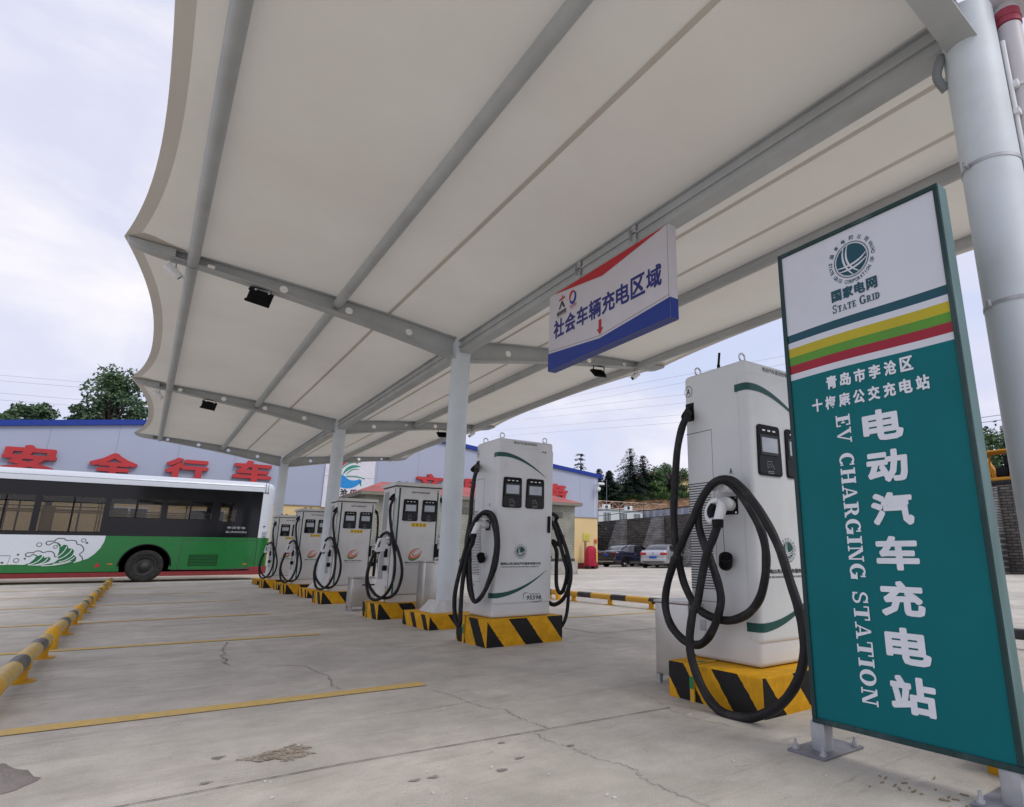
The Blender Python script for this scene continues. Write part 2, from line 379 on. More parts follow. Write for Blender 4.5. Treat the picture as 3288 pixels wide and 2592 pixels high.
def text(mb, fr, body, x, y, w, h, mi=0, bold=.0, lift=.002):
    """text fitted to a box; bold text is struck several times, each strike shifted a little and a hair above the last"""
    g = glyph(body, min(bold, .006))
    if bold <= .006: return mb.mesh2d(g, fr, x, y, w, h, mi, lift)
    d = bold * h * 1.15
    n = 8 if bold > .025 else 4
    for k in range(n):
        a = 2 * PI * (k + .5) / n; dx, dy = d * max(-1, min(1, 1.3 * math.cos(a))), d * max(-1, min(1, 1.3 * math.sin(a)))
        mb.mesh2d(g, fr, x + d + dx, y + d + dy, w - 2 * d, h - 2 * d, mi, lift + k * .00012)
    return mb

# slab-serif capitals drawn as overlapping strokes, each a hair above the last
def arc_band(cx, cy, rx, ry, tx, ty, a0, a1, n=14):
    vs = []; fs = []
    for i in range(n + 1):
        a = R(a0 + (a1 - a0) * i / n); c, s_ = math.cos(a), math.sin(a)
        vs += [(cx + c * (rx - tx), cy + s_ * (ry - ty)), (cx + c * rx, cy + s_ * ry)]
    for i in range(n): fs.append((2 * i, 2 * i + 1, 2 * i + 3, 2 * i + 2))
    return vs, fs
def serif(ch):
    rc = lambda a, b, c, d: ([(a, b), (c, b), (c, d), (a, d)], [(0, 1, 2, 3)])
    pg = lambda *p: (list(p), [list(range(len(p)))])
    T, t = .27, .12
    L = {
     'E': (.82, [rc(.13, 0, .13 + T, 1), rc(0, .9, .76, 1), rc(0, 0, .8, .1), rc(.3, .46, .58, .55), rc(.67, .7, .76, .95), rc(.71, .05, .8, .33), rc(.52, .36, .6, .65)]),
     'F': (.78, [rc(.13, 0, .13 + T, 1), rc(0, .9, .74, 1), rc(0, 0, .46, .1), rc(.3, .46, .58, .55), rc(.65, .7, .74, .95), rc(.52, .36, .6, .65)]),
     'V': (.98, [pg((.06, .96), (.30, .96), (.60, 0), (.46, 0)), pg((.48, 0), (.58, 0), (.90, .96), (.80, .96)), rc(-.03, .9, .4, 1), rc(.66, .9, 1.02, 1)]),
     'A': (1.0, [pg((.12, .04), (.21, .04), (.55, 1), (.45, 1)), pg((.45, 1), (.58, 1), (.90, .04), (.67, .04)), rc(.25, .26, .74, .35), rc(-.02, 0, .36, .1), rc(.56, 0, 1.02, .1)]),
     'H': (1.04, [rc(.12, 0, .12 + T, 1), rc(.72, 0, .72 + T, 1), rc(.3, .46, .74, .55), rc(0, .9, .44, 1), rc(.6, .9, 1.04, 1), rc(0, 0, .44, .1), rc(.6, 0, 1.04, .1)]),
     'I': (.5, [rc(.15, 0, .15 + T, 1), rc(0, .9, .5, 1), rc(0, 0, .5, .1)]),
     'T': (.9, [rc(.35, 0, .35 + T, 1), rc(.02, .9, .88, 1), rc(.02, .66, .1, .95), rc(.8, .66, .88, .95), rc(.2, 0, .7, .1)]),
     'N': (1.0, [rc(.12, 0, .21, 1), rc(.79, 0, .88, 1), pg((.12, 1), (.36, 1), (.88, 0), (.66, 0)), rc(0, .9, .3, 1), rc(.66, .9, 1.0, 1), rc(0, 0, .34, .1)]),
     'R': (.98, [rc(.12, 0, .12 + T, 1), arc_band(.5, .72, .36, .28, T, t, -90, 90), rc(0, .91, .5, 1), rc(.3, .44, .5, .53), pg((.46, .48), (.66, .48), (.92, .04), (.7, .04)), rc(0, 0, .44, .1), rc(.66, 0, 1.0, .1)]),
     'P': (.86, [rc(.12, 0, .12 + T, 1), arc_band(.48, .71, .36, .29, T, t, -90, 90), rc(0, .91, .48, 1), rc(.3, .42, .48, .51), rc(0, 0, .46, .1)]),
     'D': (.96, [rc(.12, 0, .12 + T, 1), arc_band(.44, .5, .48, .5, T, t, -90, 90), rc(0, .91, .44, 1), rc(0, 0, .44, .09)]),
     'O': (.98, [arc_band(.49, .5, .48, .52, T, t, 0, 360, 26)]),
     'C': (.92, [arc_band(.49, .5, .48, .52, T, t, 45, 315, 22), rc(.76, .68, .85, 1.0), rc(.78, .02, .84, .25)]),
     'G': (1.0, [arc_band(.49, .5, .48, .52, T, t, 45, 320, 22), rc(.76, .68, .85, 1.0), rc(.7, .02, .7 + T, .45), rc(.56, .38, 1.0, .47)]),
     'S': (.76, [arc_band(.38, .735, .33, .275, .15, t, 25, 270, 16), arc_band(.38, .265, .35, .28, .15, t, -155, 90, 16), rc(.6, .68, .69, 1.0), rc(.05, 0, .14, .34)]),
     ' ': (.5, [])}
    return L[ch]
def serif_text(mb, fr, body, x, y, h, width=None, mi=0, lift=.002, gap=.12, caps=None):
    """returns end x; caps: relative height of non-initial letters (small capitals)"""
    def ht(i): return 1 if caps is None or i == 0 or body[i - 1] == ' ' else caps
    tot = sum((serif(c)[0] + gap) * ht(i) for i, c in enumerate(body)) - gap
    sx = width / tot if width else h
    k = 0
    for i, c in enumerate(body):
        wd, st = serif(c); s_ = ht(i)
        for vs, fs in st:
            k += 1
            mb.mesh2d(([(a, b, 0) for a, b in vs], fs), fr, x, y, sx * s_, h * s_, mi, lift + (k % 9) * .00012)
        x += (wd + gap) * s_ * sx
    return x

def bez(p0, p1, p2, n=12):
    return [((1 - t) ** 2 * p0[0] + 2 * t * (1 - t) * p1[0] + t * t * p2[0], (1 - t) ** 2 * p0[1] + 2 * t * (1 - t) * p1[1] + t * t * p2[1]) for t in [i / n for i in range(n + 1)]]
def on(fr, x, y, l=0): return fr[0] + fr[1] * x + fr[2] * y + fr[3] * l
def ellipse(fr, cx, cy, rx, ry, l, n=28, a0=0, a1=360):
    return [on(fr, cx + rx * math.cos(R(a0 + (a1 - a0) * i / n)), cy + ry * math.sin(R(a0 + (a1 - a0) * i / n)), l) for i in range(n if a1 - a0 == 360 else n + 1)]
def globe_logo(mb, fr, cx, cy, r, mi_dark, mi_pale, cjk=True):
    """round grid-company emblem: ball with four pale bands, a thin ring, ring lettering"""
    mb.poly(ellipse(fr, cx, cy, r, r, .002, 36), mi_dark)
    nv = fr[3]
    for k, (a, b, c) in enumerate((((-.42, .9), (-.78, -.1), (.05, -1.0)), ((-.16, .98), (-.62, -.2), (.42, -.9)), ((.99, .12), (.35, -.5), (-.93, -.34)), ((.97, -.2), (.3, -.72), (-.78, -.6)))):
        pts = bez(a, b, c, 14)
        w = [r * .11 * (.45 + .75 * math.sin(PI * i / 14)) for i in range(15)]
        mb.strip([on(fr, cx + x * r, cy + y * r, .003 + k * .0003) for x, y in pts], w, nv, mi_pale)
    ring = [on(fr, cx + 1.12 * r * math.cos(2 * PI * i / 40), cy + 1.12 * r * math.sin(2 * PI * i / 40), .002) for i in range(41)]
    mb.strip(ring, r * .045, nv, mi_dark)
    def put(body, a, h, inward):
        g = glyph(body, .015); c, s_ = math.cos(R(a)), math.sin(R(a))
        up = (fr[1] * c + fr[2] * s_) * (-1 if inward else 1); rt = fr[1] * s_ - fr[2] * c
        if inward: rt = -rt
        w = h * (.95 if not inward else .62 if body != 'I' else .16)
        o = fr[0] + fr[1] * (cx + c * r * 1.40) + fr[2] * (cy + s_ * r * 1.40)
        mb.mesh2d(g, (o, rt, up, nv), -w / 2, -h / 2, w, h, mi_dark, .002)
    for i, c in enumerate('国家电网公司'): put(c, 152 - i * 22.5, r * .27, False)
    eng = 'STATE GRID CORPORATION OF CHINA'
    for i, c in enumerate(eng):
        if c != ' ': put(c, 172 + i * (362 - 172 + 22) / (len(eng) - 1), r * .24, True)

# ------------------------------------------------------------------ shared materials
M_conc = concrete_mat('concrete_pavement')
M_steel = mat('painted_white_steel', (.63, .69, .72), .42, 0, .05, 3, dirt=.25, dcol=(.22, .2, .17))
M_steel_shade = mat('shaded_white_steel', (.43, .45, .455), .45, 0, .08, 3, dirt=.25, dcol=(.2, .19, .16))  # same paint as the columns, darkened to put under-roof shade into the colour
M_fab = fabric_mat('tensile_fabric', (.715, .695, .625), .16)
M_hem = fabric_mat('doubled_fabric', (.56, .53, .47), .08)
M_seam = fabric_mat('welded_seam', (.63, .60, .53), .12)
M_line = mat('yellow_road_paint', (.60, .41, .13), .75, 0, .12, 30, dirt=.9, dcol=(.44, .39, .30))
M_joint = mat('dark_joint', (.13, .12, .11), .9)
M_crack = mat('crack_shadow', (.22, .205, .185), .95)
M_stain = mat('brown_stain', (.36, .30, .235), .9, 0, .25, 20, bump=.4)
M_black = mat('black_rubber', (.010, .010, .012), .5, 0, .4, 18, dirt=.6, dcol=(.07, .067, .062), spec=.3, bump=.25, bs=30)
M_blackp = mat('black_plastic', (.007, .007, .009), .45, spec=.15)
M_gloss = mat('black_gloss', (.003, .003, .004), .12, 0, 0, spec=.25)
M_body = mat('pale_grey_enamel', (.64, .66, .66), .38, 0, .03, 4, dirt=.26, dcol=(.3, .27, .22))
M_bodyb = mat('warm_grey_enamel', (.64, .64, .62), .4, 0, .03, 4, dirt=.28, dcol=(.27, .24, .2))
M_green = mat('dark_green_film', (.012, .075, .062), .4)
M_white = mat('white_plastic', (.72, .73, .74), .35, 0, .03)
M_chrome = mat('bright_steel', (.6, .6, .6), .2, 1)
M_inox = mat('brushed_steel', (.56, .54, .51), .36, .85, .15, 3, bump=.06, bs=5)
M_ink = mat('dark_ink', (.03, .035, .035), .5)
M_grey = mat('grey_slot', (.05, .055, .06), .6)
M_yellow = mat('sticker_yellow', (.72, .47, .02), .5)
M_orange = mat('swirl_orange', (.62, .13, .03), .45)
M_swg = mat('swirl_green', (.05, .22, .11), .45)
M_red = mat('sign_red', (.45, .02, .03), .45)
M_disp = mat('display_glass', (.42, .46, .50), .06, 0, .12, 8)
M_led = mat('indicator_lens', (.8, .8, .8), .3)
M_galv = mat('galvanised_steel', (.44, .45, .47), .45, .3, .15, 12, dirt=.2)
M_mortar = mat('mortar_white', (.55, .55, .53), .85, 0, .15, 10, bump=.5, bs=15)
M_tan = mat('grounding_green', (.03, .2, .06), .5)

# ------------------------------------------------------------------ ground, joints and paint
gb = MB(); n = 40
gb.add([(-500, -500, 0), (500, -500, 0), (500, 500, 0), (-500, 500, 0)], [(0, 1, 2, 3)])
tag(gb.build('ground', M_conc), kind='structure')

def flat_strip(name, pts, w, m, z=.004, kind='structure'):
    b = MB(); b.strip([(x, y, z) for x, y in pts], w, (0, 0, 1)); return tag(b.build(name, m), kind=kind)
random.seed(3)
for y0, y1, x1 in ((4.362, 4.255, 1.66), (7.63, 7.47, 1.70), (10.42, 10.39, 1.68), (13.72, 13.70, 1.62), (16.9, 16.9, 1.6), (20.1, 20.1, 1.6)):
    pts = [(-6 + (x1 + 6) * i / 16, y0 + (y1 - y0) * i / 16 + random.uniform(-.004, .004)) for i in range(17)]
    pts = [(x, y0 + (y1 - y0) * (x + .41) / 2.06) for x, y in pts]
    flat_strip('parking_line', pts, [.136 + random.uniform(-.010, .010) for _ in pts], M_line)
for y, xa, xb in ((7.25, 4.3, 6.5), (10.4, 4.3, 6.6), (4.2, 4.3, 6.6)):
    flat_strip('parking_line', [(xa, y + .1), (xb, y - .1)], .09, M_line)
jm = MB()
jl = lambda pts, w, z=.0045: jm.strip([(x, y, z) for x, y in pts], w, (0, 0, 1))
random.seed(6)
J = [(-6, 2.95), (.1, 2.895), (.8, 2.89), (1.68, 2.827), (2.55, 2.775)]
for (xa, ya), (xb, yb) in zip(J, J[1:]): jl([(xa + (xb - xa) * i / 20, ya + (yb - ya) * i / 20 + random.uniform(-.002, .002)) for i in range(21)], [random.uniform(.003, .009) for _ in range(21)])
jl([(4.13, 6.33), (4.144, 5.684), (4.7, 5.64), (5.9, 5.6)], .014)
jl([(-6, 16.2), (2.6, 16.1)], .018); jl([(-6, 9.4), (2.6, 9.36)], .012)
for x in (9.0, 13.5, 18.0): jl([(x, 1), (x, 30)], .02)
for y in (12.2, 18, 24): jl([(4, y), (29, y)], .02)
tag(jm.build('pavement_joint', M_joint), kind='structure')
ck = MB()
def crack(pts, w, seed):
    random.seed(seed); P = []
    for i in range(len(pts) - 1):
        a, c = pts[i], pts[i + 1]
        for k in range(10):
            t = k / 10; P.append((a[0] + (c[0] - a[0]) * t + random.uniform(-.011, .011), a[1] + (c[1] - a[1]) * t + random.uniform(-.011, .011), .0036))
    P.append((*pts[-1], .0036))
    ck.strip(P, [w * random.uniform(.12, .75) for _ in P], (0, 0, 1))
crack([(.83, 7.332), (.737, 6.828), (.735, 6.547), (.684, 6.374), (.709, 6.157), (.676, 6.041), (.69, 5.851)], .022, 1)
crack([(.69, 5.85), (.86, 5.75), (1.161, 5.455), (1.181, 5.116), (1.208, 4.946), (1.189, 4.683), (1.149, 4.554), (1.174, 4.414)], .012, 2)
crack([(1.637, 4.009), (1.675, 3.786), (1.677, 3.581), (1.7, 3.399), (1.777, 3.296), (1.747, 3.148), (1.757, 2.964), (1.775, 2.823)], .007, 3)
crack([(1.676, 2.818), (1.652, 2.667), (1.688, 2.506), (1.69, 2.315), (1.732, 2.172), (1.738, 2.108), (1.702, 2.035), (1.689, 1.91), (1.692, 1.794), (1.70, 1.5)], .006, 4)
crack([(2.632, 3.121), (2.615, 2.976), (2.533, 2.796), (2.48, 2.6), (2.55, 2.2)], .006, 5)
crack([(-1.6, 9.2), (-.3, 8.7), (.3, 9.0)], .02, 6)
crack([(4.5, 7.9), (5.2, 7.0), (6.2, 6.7)], .014, 7)
tag(ck.build('pavement_crack', M_crack), kind='structure')
def blot(name, cx, cy, rx, ry, m, seed, z=.003):
    """a stain made of many small overlapping flecks, ragged at the edge"""
    random.seed(seed); b = MB(); n = int(120 + 60000 * rx * ry)
    for i in range(n):
        a = random.uniform(0, 2 * PI); q = random.random() ** .62 * (1 + .25 * math.sin(3 * a + seed) + .15 * math.sin(7 * a)); s_ = .0022 + min(rx, ry) * random.uniform(.01, .05)
        x, y = cx + rx * q * math.cos(a), cy + ry * q * math.sin(a); a2 = random.uniform(0, PI)
        b.poly([(x + s_ * math.cos(a2 + k * 1.257) * random.uniform(.6, 1.3), y + s_ * math.sin(a2 + k * 1.257) * random.uniform(.6, 1.3), z + i * 2e-6) for k in range(5)])
    return tag(b.build(name, m), kind='structure')
blot('oil_stain', .63, 3.19, .125, .10, M_stain, 5)
M_oil = mat('grey_oil_mark', (.27, .255, .24), .8, 0, .2, 20)
for i, (x, y, rx, ry) in enumerate(((1.43, 2.52, .022, .012), (1.30, 2.43, .022, .016), (1.70, 2.53, .018, .01), (1.47, 2.76, .014, .012), (1.05, 2.52, .02, .014), (.98, 2.53, .02, .012), (.40, 3.3, .025, .02), (.33, 2.98, .02, .012))):
    blot('oil_stain', x, y, rx, ry, M_oil, 20 + i)
random.seed(5)
lt = MB()
for i in range(70):
    x = random.uniform(-.3, 2.6); y = random.uniform(1.6, 4.2); a = random.uniform(0, 6); l = random.uniform(.002, .008)
    lt.box(-l, l, -l * .6, l * .6, .0002, l * .7, 0, Matrix.Translation((x, y, .001)) @ Matrix.Rotation(a, 4, 'Z'))
for i in range(34):
    x = random.gauss(2.43, .05); y = random.uniform(.95, 1.5); a = random.uniform(0, 6); l = random.uniform(.004, .018)
    lt.box(-l, l, -.002, .002, .0002, .004, 1, Matrix.Translation((x, y, .001)) @ Matrix.Rotation(a, 4, 'Z'))
tag(lt.build('gravel', [mat('pale_chip', (.6, .59, .56), .8), mat('straw', (.25, .2, .13), .9)]), kind='stuff')
# heap of hardened mortar
mb = MB(); random.seed(9); vs = []; nr, na = 9, 30
for i in range(nr + 1):
    r = i / nr
    for j in range(na):
        a = 2 * PI * j / na; k = 1 + .12 * math.sin(3 * a + 1) + .06 * math.sin(7 * a)
        vs.append((.17 * r * k * math.cos(a), .15 * r * k * math.sin(a), .085 * (1 - r * r) ** 1.1 + random.uniform(-.007, .007) * (r < 1)))
fs = [(i * na + j, i * na + (j + 1) % na, (i + 1) * na + (j + 1) % na, (i + 1) * na + j) for i in range(nr) for j in range(na)]
mb.add([(x, y, z) for x, y, z in vs], fs, 0, True)
tag(mb.build('mortar_heap', mat('dusty_mortar', (.25, .225, .215), .95, 0, .12, 20, bump=.6, bs=60), None, (-.375, 3.40, .002)), 'low grey heap of hardened mortar at the lower left corner of the pavement', 'mortar heap')

# ------------------------------------------------------------------ fabric canopy
CY = [.96, 7.5, 13.95, 20.5]
CX = 3.15
canopy = thing('fabric_canopy', 'long white fabric canopy on round steel columns over the charging bays', 'canopy', (0, 0, 0))
ZT = [(0, 3.70), (.72, 3.80), (1.47, 3.885), (2.2, 3.945), (2.95, 3.995), (3.72, 4.03), (4.2, 4.05)]
def ztop(u):
    for (a, za), (b, zb) in zip(ZT, ZT[1:]):
        if u <= b: t = (u - a) / (b - a); return za + (zb - za) * t
    return ZT[-1][1]
def zs(u): return (ztop(max(0, u - .3)) + 2 * ztop(u) + ztop(u + .3)) / 4
def depth(u): return .30 - .2 * min(1, u / 3.3) if u < 3.3 else max(.012, .10 * (1 - ((u - 3.3) / .42) ** 2) ** .5 if u < 3.72 else .012)
def rafter(Y, sg):
    mb = MB(); tw = .008; fw = .075
    us = [.1 + (3.70 - .1) * i / 36 for i in range(37)]
    top = lambda u: (CX + sg * u, zs(u)); bot = lambda u: (CX + sg * u, zs(u) - depth(u))
    # flanges
    for fn, dz in ((top, -.010), (bot, .010)):
        vs = []
        for u in us:
            x, z = fn(u); vs += [(x, Y - fw, z), (x, Y + fw, z), (x, Y + fw, z + dz), (x, Y - fw, z + dz)]
        fs = []
        for i in range(len(us) - 1):
            a, b = i * 4, i * 4 + 4
            fs += [(a, b, b + 1, a + 1), (a + 1, b + 1, b + 2, a + 2), (a + 2, b + 2, b + 3, a + 3), (a + 3, b + 3, b, a)]
        mb.add(vs, fs)
    # web with round holes
    holes = [.74, 1.50, 2.24, 2.97] if sg < 0 else [.72, 1.46, 2.16, 2.88]
    hw = .075; segs = []; u = .1
    for h in holes:
        segs.append((u, h - hw, 0)); segs.append((h - hw, h + hw, 1)); u = h + hw
    segs.append((u, 3.70, 0))
    for a, b, hole in segs:
        for sy in (-1, 1):
            y = Y + sy * tw / 2
            if not hole:
                k = max(2, int((b - a) / .1)); vs = []
                for i in range(k + 1):
                    uu = a + (b - a) * i / k; x, z0 = bot(uu); _, z1 = top(uu); vs += [(x, y, z0 + .01), (x, y, z1 - .01)]
                mb.add(vs, [(2 * i, 2 * i + 2, 2 * i + 3, 2 * i + 1) for i in range(k)])
            else:
                c = (a + b) / 2; zc = zs(c) - depth(c) / 2; r = .045 if depth(c) > .13 else .036
                out, inn = [], []
                K = 24
                for i in range(K):
                    an = 2 * PI * i / K; cx, sx = math.cos(an), math.sin(an); m = max(abs(cx), abs(sx))
                    uu = c + hw * cx / m; f = (sx / m + 1) / 2
                    z0 = zs(uu) - depth(uu) + .01; z1 = zs(uu) - .01
                    out.append((CX + sg * uu, y, z0 + (z1 - z0) * f)); inn.append((CX + sg * (c + r * cx), y, zc + r * sx))
                mb.add(out + inn, [(i, (i + 1) % K, K + (i + 1) % K, K + i) for i in range(K)])
                if sy > 0:
                    i2 = [(p[0], Y - tw / 2, p[2]) for p in inn]
                    mb.add(inn + i2, [(i, (i + 1) % K, K + (i + 1) % K, K + i) for i in range(K)])
    # nose plate curling up at the tip
    nose = []
    for i in range(8):
        t = i / 7; uu = 3.3 + .42 * math.sin(t * PI / 2); dz = .10 * math.cos(t * PI / 2)
        nose += [(CX + sg * uu, Y - fw - .004, zs(3.5) - .0 - dz + (zs(uu) - zs(3.5))), (CX + sg * uu, Y + fw + .004, zs(3.5) - dz + (zs(uu) - zs(3.5)))]
    mb.add(nose, [(2 * i, 2 * i + 2, 2 * i + 3, 2 * i + 1) for i in range(7)], 0, True)
    for sy in (-1, 1):
        pts = [(CX + sg * uu, Y + sy * (fw + .001), zs(uu) - .004) for uu in (3.3, 3.72)]
        pl = [nose[2 * i + (1 if sy > 0 else 0)] for i in range(8)]
        mb.poly([(p[0], Y + sy * (fw + .001), p[2]) for p in pl] + pts[:1])
    return mb.build('rafter', M_steel_shade, canopy)
for k, Y in enumerate(CY):
    for sg in (-1, 1): rafter(Y, sg)
    c = MB(); r = .128
    c.tube([(CX, Y, .16), (CX, Y, 3.66)], r, 32)
    c.tube([(CX, Y, .16), (CX, Y, .19)], r + .035, 32)
    col = c.build('column', M_steel, canopy)
    s = MB()
    a, b = .25, .16
    s.add([(CX - a, Y - a, .166), (CX + a, Y - a, .166), (CX + a, Y + a, .166), (CX - a, Y + a, .166), (CX - b, Y - b, .30), (CX + b, Y - b, .30), (CX + b, Y + b, .30), (CX - b, Y + b, .30)],
          [(0, 1, 5, 4), (1, 2, 6, 5), (2, 3, 7, 6), (3, 0, 4, 7), (4, 5, 6, 7)])
    s.build('mortar_foot', M_mortar, col)
# valley beam and purlins
vb = MB()
for y0, y1 in zip(CY, CY[1:]):
    vb.box(CX - .07, CX + .07, y0 + .10, y1 - .10, 3.50, 3.655)
    vb.box(CX - .09, CX - .074, y0 + .10, y1 - .10, 3.57, 3.582); vb.box(CX - .10, CX + .10, y0 + .1, y1 - .1, 3.657, 3.672)
vb.build('valley_beam', M_steel_shade, canopy)
for sg in (-1, 1):
    for u in (1.65, 3.14):
        p = MB(); z = zs(u) - .085
        for y0, y1 in zip(CY, CY[1:]): p.tube([(CX + sg * u, y0 + .012, z), (CX + sg * u, y1 - .012, z)], .056, 16)
        p.box(CX + sg * u - .012, CX + sg * u + .012, CY[0], CY[-1], z + .05, zs(u) - .004)
        p.build('purlin', M_steel_shade, canopy)
# membrane
def scal(Y):
    for a, b in zip(CY, CY[1:]):
        if a <= Y <= b: t = (Y - a) / (b - a); return .30 * (1 - abs(2 * t - 1) ** 2.3)
    return 0
mbm = MB(); rows = []
us = [0, .35, .72, 1.1, 1.47, 1.85, 2.2, 2.6, 2.95, 3.2]
ys = []
for a, b in zip(CY, CY[1:]): ys += [a + (b - a) * i / 28 for i in range(28)]
ys.append(CY[-1])
def saddle(Y, f):
    for a, b in zip(CY, CY[1:]):
        if a <= Y <= b: t = (Y - a) / (b - a); return -.03 * (1 - (2 * t - 1) ** 2) * f
    return 0
vs = []; fs = []; fm = []
for Y in ys:
    ed = 3.75 - scal(Y)
    row = []
    hem = .105 + .10 * (1 - min(1, scal(Y) / .06)) * 0
    U = us[:-2] + [2.95 + (ed - hem - 2.95) * .5, ed - hem, ed]
    full = [-u for u in reversed(U)] + U[1:]
    for u in full:
        z = zs(abs(u)) + .014 + saddle(Y, min(1, abs(u) / 3))
        vs.append((CX + u, Y, z))
    nc = len(full)
for i in range(len(ys) - 1):
    for j in range(nc - 1):
        fs.append((i * nc + j, i * nc + j + 1, (i + 1) * nc + j + 1, (i + 1) * nc + j)); fm.append(1 if j in (0, nc - 2) else 0)
mbm.v = vs; mbm.f = [list(f) for f in fs]; mbm.m = fm; mbm.s = [True] * len(fs)
memb = mbm.build('membrane', [M_fab, M_hem], canopy)
se = MB()
for u in (-1.03, .52, 1.2):
    pts = [(CX + u, Y, zs(abs(u)) + .008 + saddle(Y, min(1, abs(u) / 3))) for Y in ys]
    se.strip(pts, .045, (0, 0, 1))
se.build('seam', M_seam, memb)
for Y in CY[:-1]:
    for sg in (-1, 1):
        for sy in (-1, 1):
            pts = [(CX + sg * u, Y + sy * d, zs(u) + .009 - .002 * d) for u, d in ((3.735, .02), (3.58, .24), (3.50, .22), (3.38, .15), (3.22, .085), (3.22, .02))]
            if Y == CY[0] and sy < 0: continue
            cor = MB(); cor.poly(pts if sg * sy > 0 else pts[::-1]); cor.build('corner_patch', M_hem, memb)

# ------------------------------------------------------------------ pipe strapped to the first column
pipe = thing('drain_pipe', 'pale plastic rain pipe with a red joint band strapped to the big column', 'drain pipe', (3.305, .815, 0))
p = MB(); p.tube([(0, 0, 0), (0, 0, 3.57)], .057, 24); p.build('pipe', mat('pale_lilac_plastic', (.56, .54, .56), .4, 0, .04), pipe)
p = MB(); p.tube([(0, 0, 3.575), (0, 0, 3.66)], .062, 24); p.tube([(0, 0, 3.612), (0, 0, 3.618)], .065, 24); p.build('joint_band', mat('faded_red_plastic', (.34, .05, .08), .5), pipe)
p = MB(); p.rbox(-.13, .15, -.16, .06, 3.70, 3.95, .012, 2); p.tube([(0, 0, 3.66), (0, 0, 3.70)], .055, 20); p.build('hopper', mat('pale_lilac_plastic', (0, 0, 0)), pipe)
for z in (1.6, 2.5, 3.18):
    p = MB(); p.tube([(.061 * math.cos(2 * PI * i / 24), .061 * math.sin(2 * PI * i / 24), z) for i in range(24)], .007, 6, closed=True)
    p.rbox(-.085, -.055, -.015, .015, z - .02, z + .02, .004); p.build('pipe_clamp', M_white, pipe)
cdt = thing('cable_conduit', 'thin white conduit running up the right side of the big column', 'conduit', (3.222, .832, 0))
p = MB(); p.tube([(0, 0, 0), (0, 0, 3.45)], .011, 10); p.build('tube', M_white, cdt)
for z in (1.4, 2.4, 3.0):
    p = MB(); p.box(-.02, .02, -.02, .006, z, z + .03); p.build('clip', M_white, cdt)
for z, lb in ((2.72, 'upper steel strap tied round the big column'), (1.98, 'lower steel strap tied round the big column')):
    s = MB(); K = 36; vs = []
    for i in range(K):
        a = 2 * PI * i / K
        for dz in (0, .018): vs.append((CX + .131 * math.cos(a), CY[0] + .131 * math.sin(a), z + dz))
    s.add(vs, [(2 * i, 2 * ((i + 1) % K), 2 * ((i + 1) % K) + 1, 2 * i + 1) for i in range(K)], 0, True)
    s.rbox(CX - .16, CX - .128, CY[0] + .05, CY[0] + .07, z - .01, z + .02, .003)
    tag(s.build('steel_strap', M_galv), lb, 'strap')
hs = MB(); hp = smooth_path([(3.12, 1.085, 3.46), (3.07, 1.075, 3.44), (3.045, 1.085, 3.38), (3.05, 1.10, 3.32), (3.10, 1.085, 3.26)], 10)
hs.tube(hp, [.022 + .003 * (i % 2) for i in range(len(hp))], 12)
tag(hs.build('corrugated_hose', mat('grey_hose', (.22, .24, .25), .6)), 'short grey corrugated hose behind the top of the big column', 'hose')

# ------------------------------------------------------------------ floodlights and cameras under the rafters
def floodlight():
    t = thing('floodlight', '', 'floodlight', group='floodlights hung under the canopy rafters')
    b = MB(); b.box(-.15, .15, -.015, .015, -.012, 0); 
    for x in (-.15, .142): b.box(x, x + .008, -.015, .015, -.15, -.0005)
    b.build('bracket', M_blackp, t)
    Mx = Matrix.Translation((0, -.02, -.165)) @ Matrix.Rotation(R(-48), 4, 'X') @ Matrix.Rotation(R(8), 4, 'Z')
    b = MB(); b.rbox(-.17, .17, -.12, .12, -.025, .012, .008, 2, 0, Mx)
    for i in range(13): b.box(-.15 + i * .025, -.145 + i * .025, -.10, .10, .012, .045, 0, Mx)
    b.box(-.19, -.165, -.115, -.075, -.02, -.005, 0, Mx); b.box(-.19, -.165, .075, .115, -.02, -.005, 0, Mx)
    h = b.build('housing', M_blackp, t)
    b = MB()
    for x in (-.11, .08): b = MB(); b.box(x, x + .025, -.128, -.112, -.032, -.006, 0, Mx); b.build('clip', M_white, h)
    b = MB(); b.box(-.145, .145, -.095, .095, -.029, -.0255, 0, Mx); b.build('lens', M_gloss, h)
    return t
def security_camera():
    t = thing('security_camera', '', 'camera', group='cameras hung under the canopy rafters')
    b = MB(); b.cyl((0, 0, 0), (0, 0, -.012), .05, 16); b.cyl((0, 0, -.01), (0, 0, -.13), .011, 10); b.rbox(-.025, .025, -.02, .02, -.145, -.12, .005); b.build('mount', M_galv, t)
    Mx = Matrix.Translation((-.04, 0, -.20)) @ Matrix.Rotation(R(38), 4, 'Y')
    b = MB(); b.rbox(-.14, .15, -.055, .055, -.045, .05, .02, 3, 0, Mx); h = b.build('housing', M_white, t)
    b = MB(); b.rbox(-.155, .185, -.064, .064, .05, .062, .004, 2, 0, Mx); b.build('sunshield', M_white, h)
    b = MB(); b.cyl(Mx @ Vector((.148, 0, 0)), Mx @ Vector((.158, 0, 0)), .04, 18); b.build('lens', M_gloss, h)
    b = MB(); b.tube(smooth_path([(0, 0, -.06), (-.09, .02, -.05), (-.15, .01, -.12), (-.12, 0, -.17)], 6), .005, 6); b.build('lead', M_galv, t)
    return t
fl = floodlight(); fl.scale = (.72,) * 3; cm = security_camera(); cm.scale = (.62,) * 3
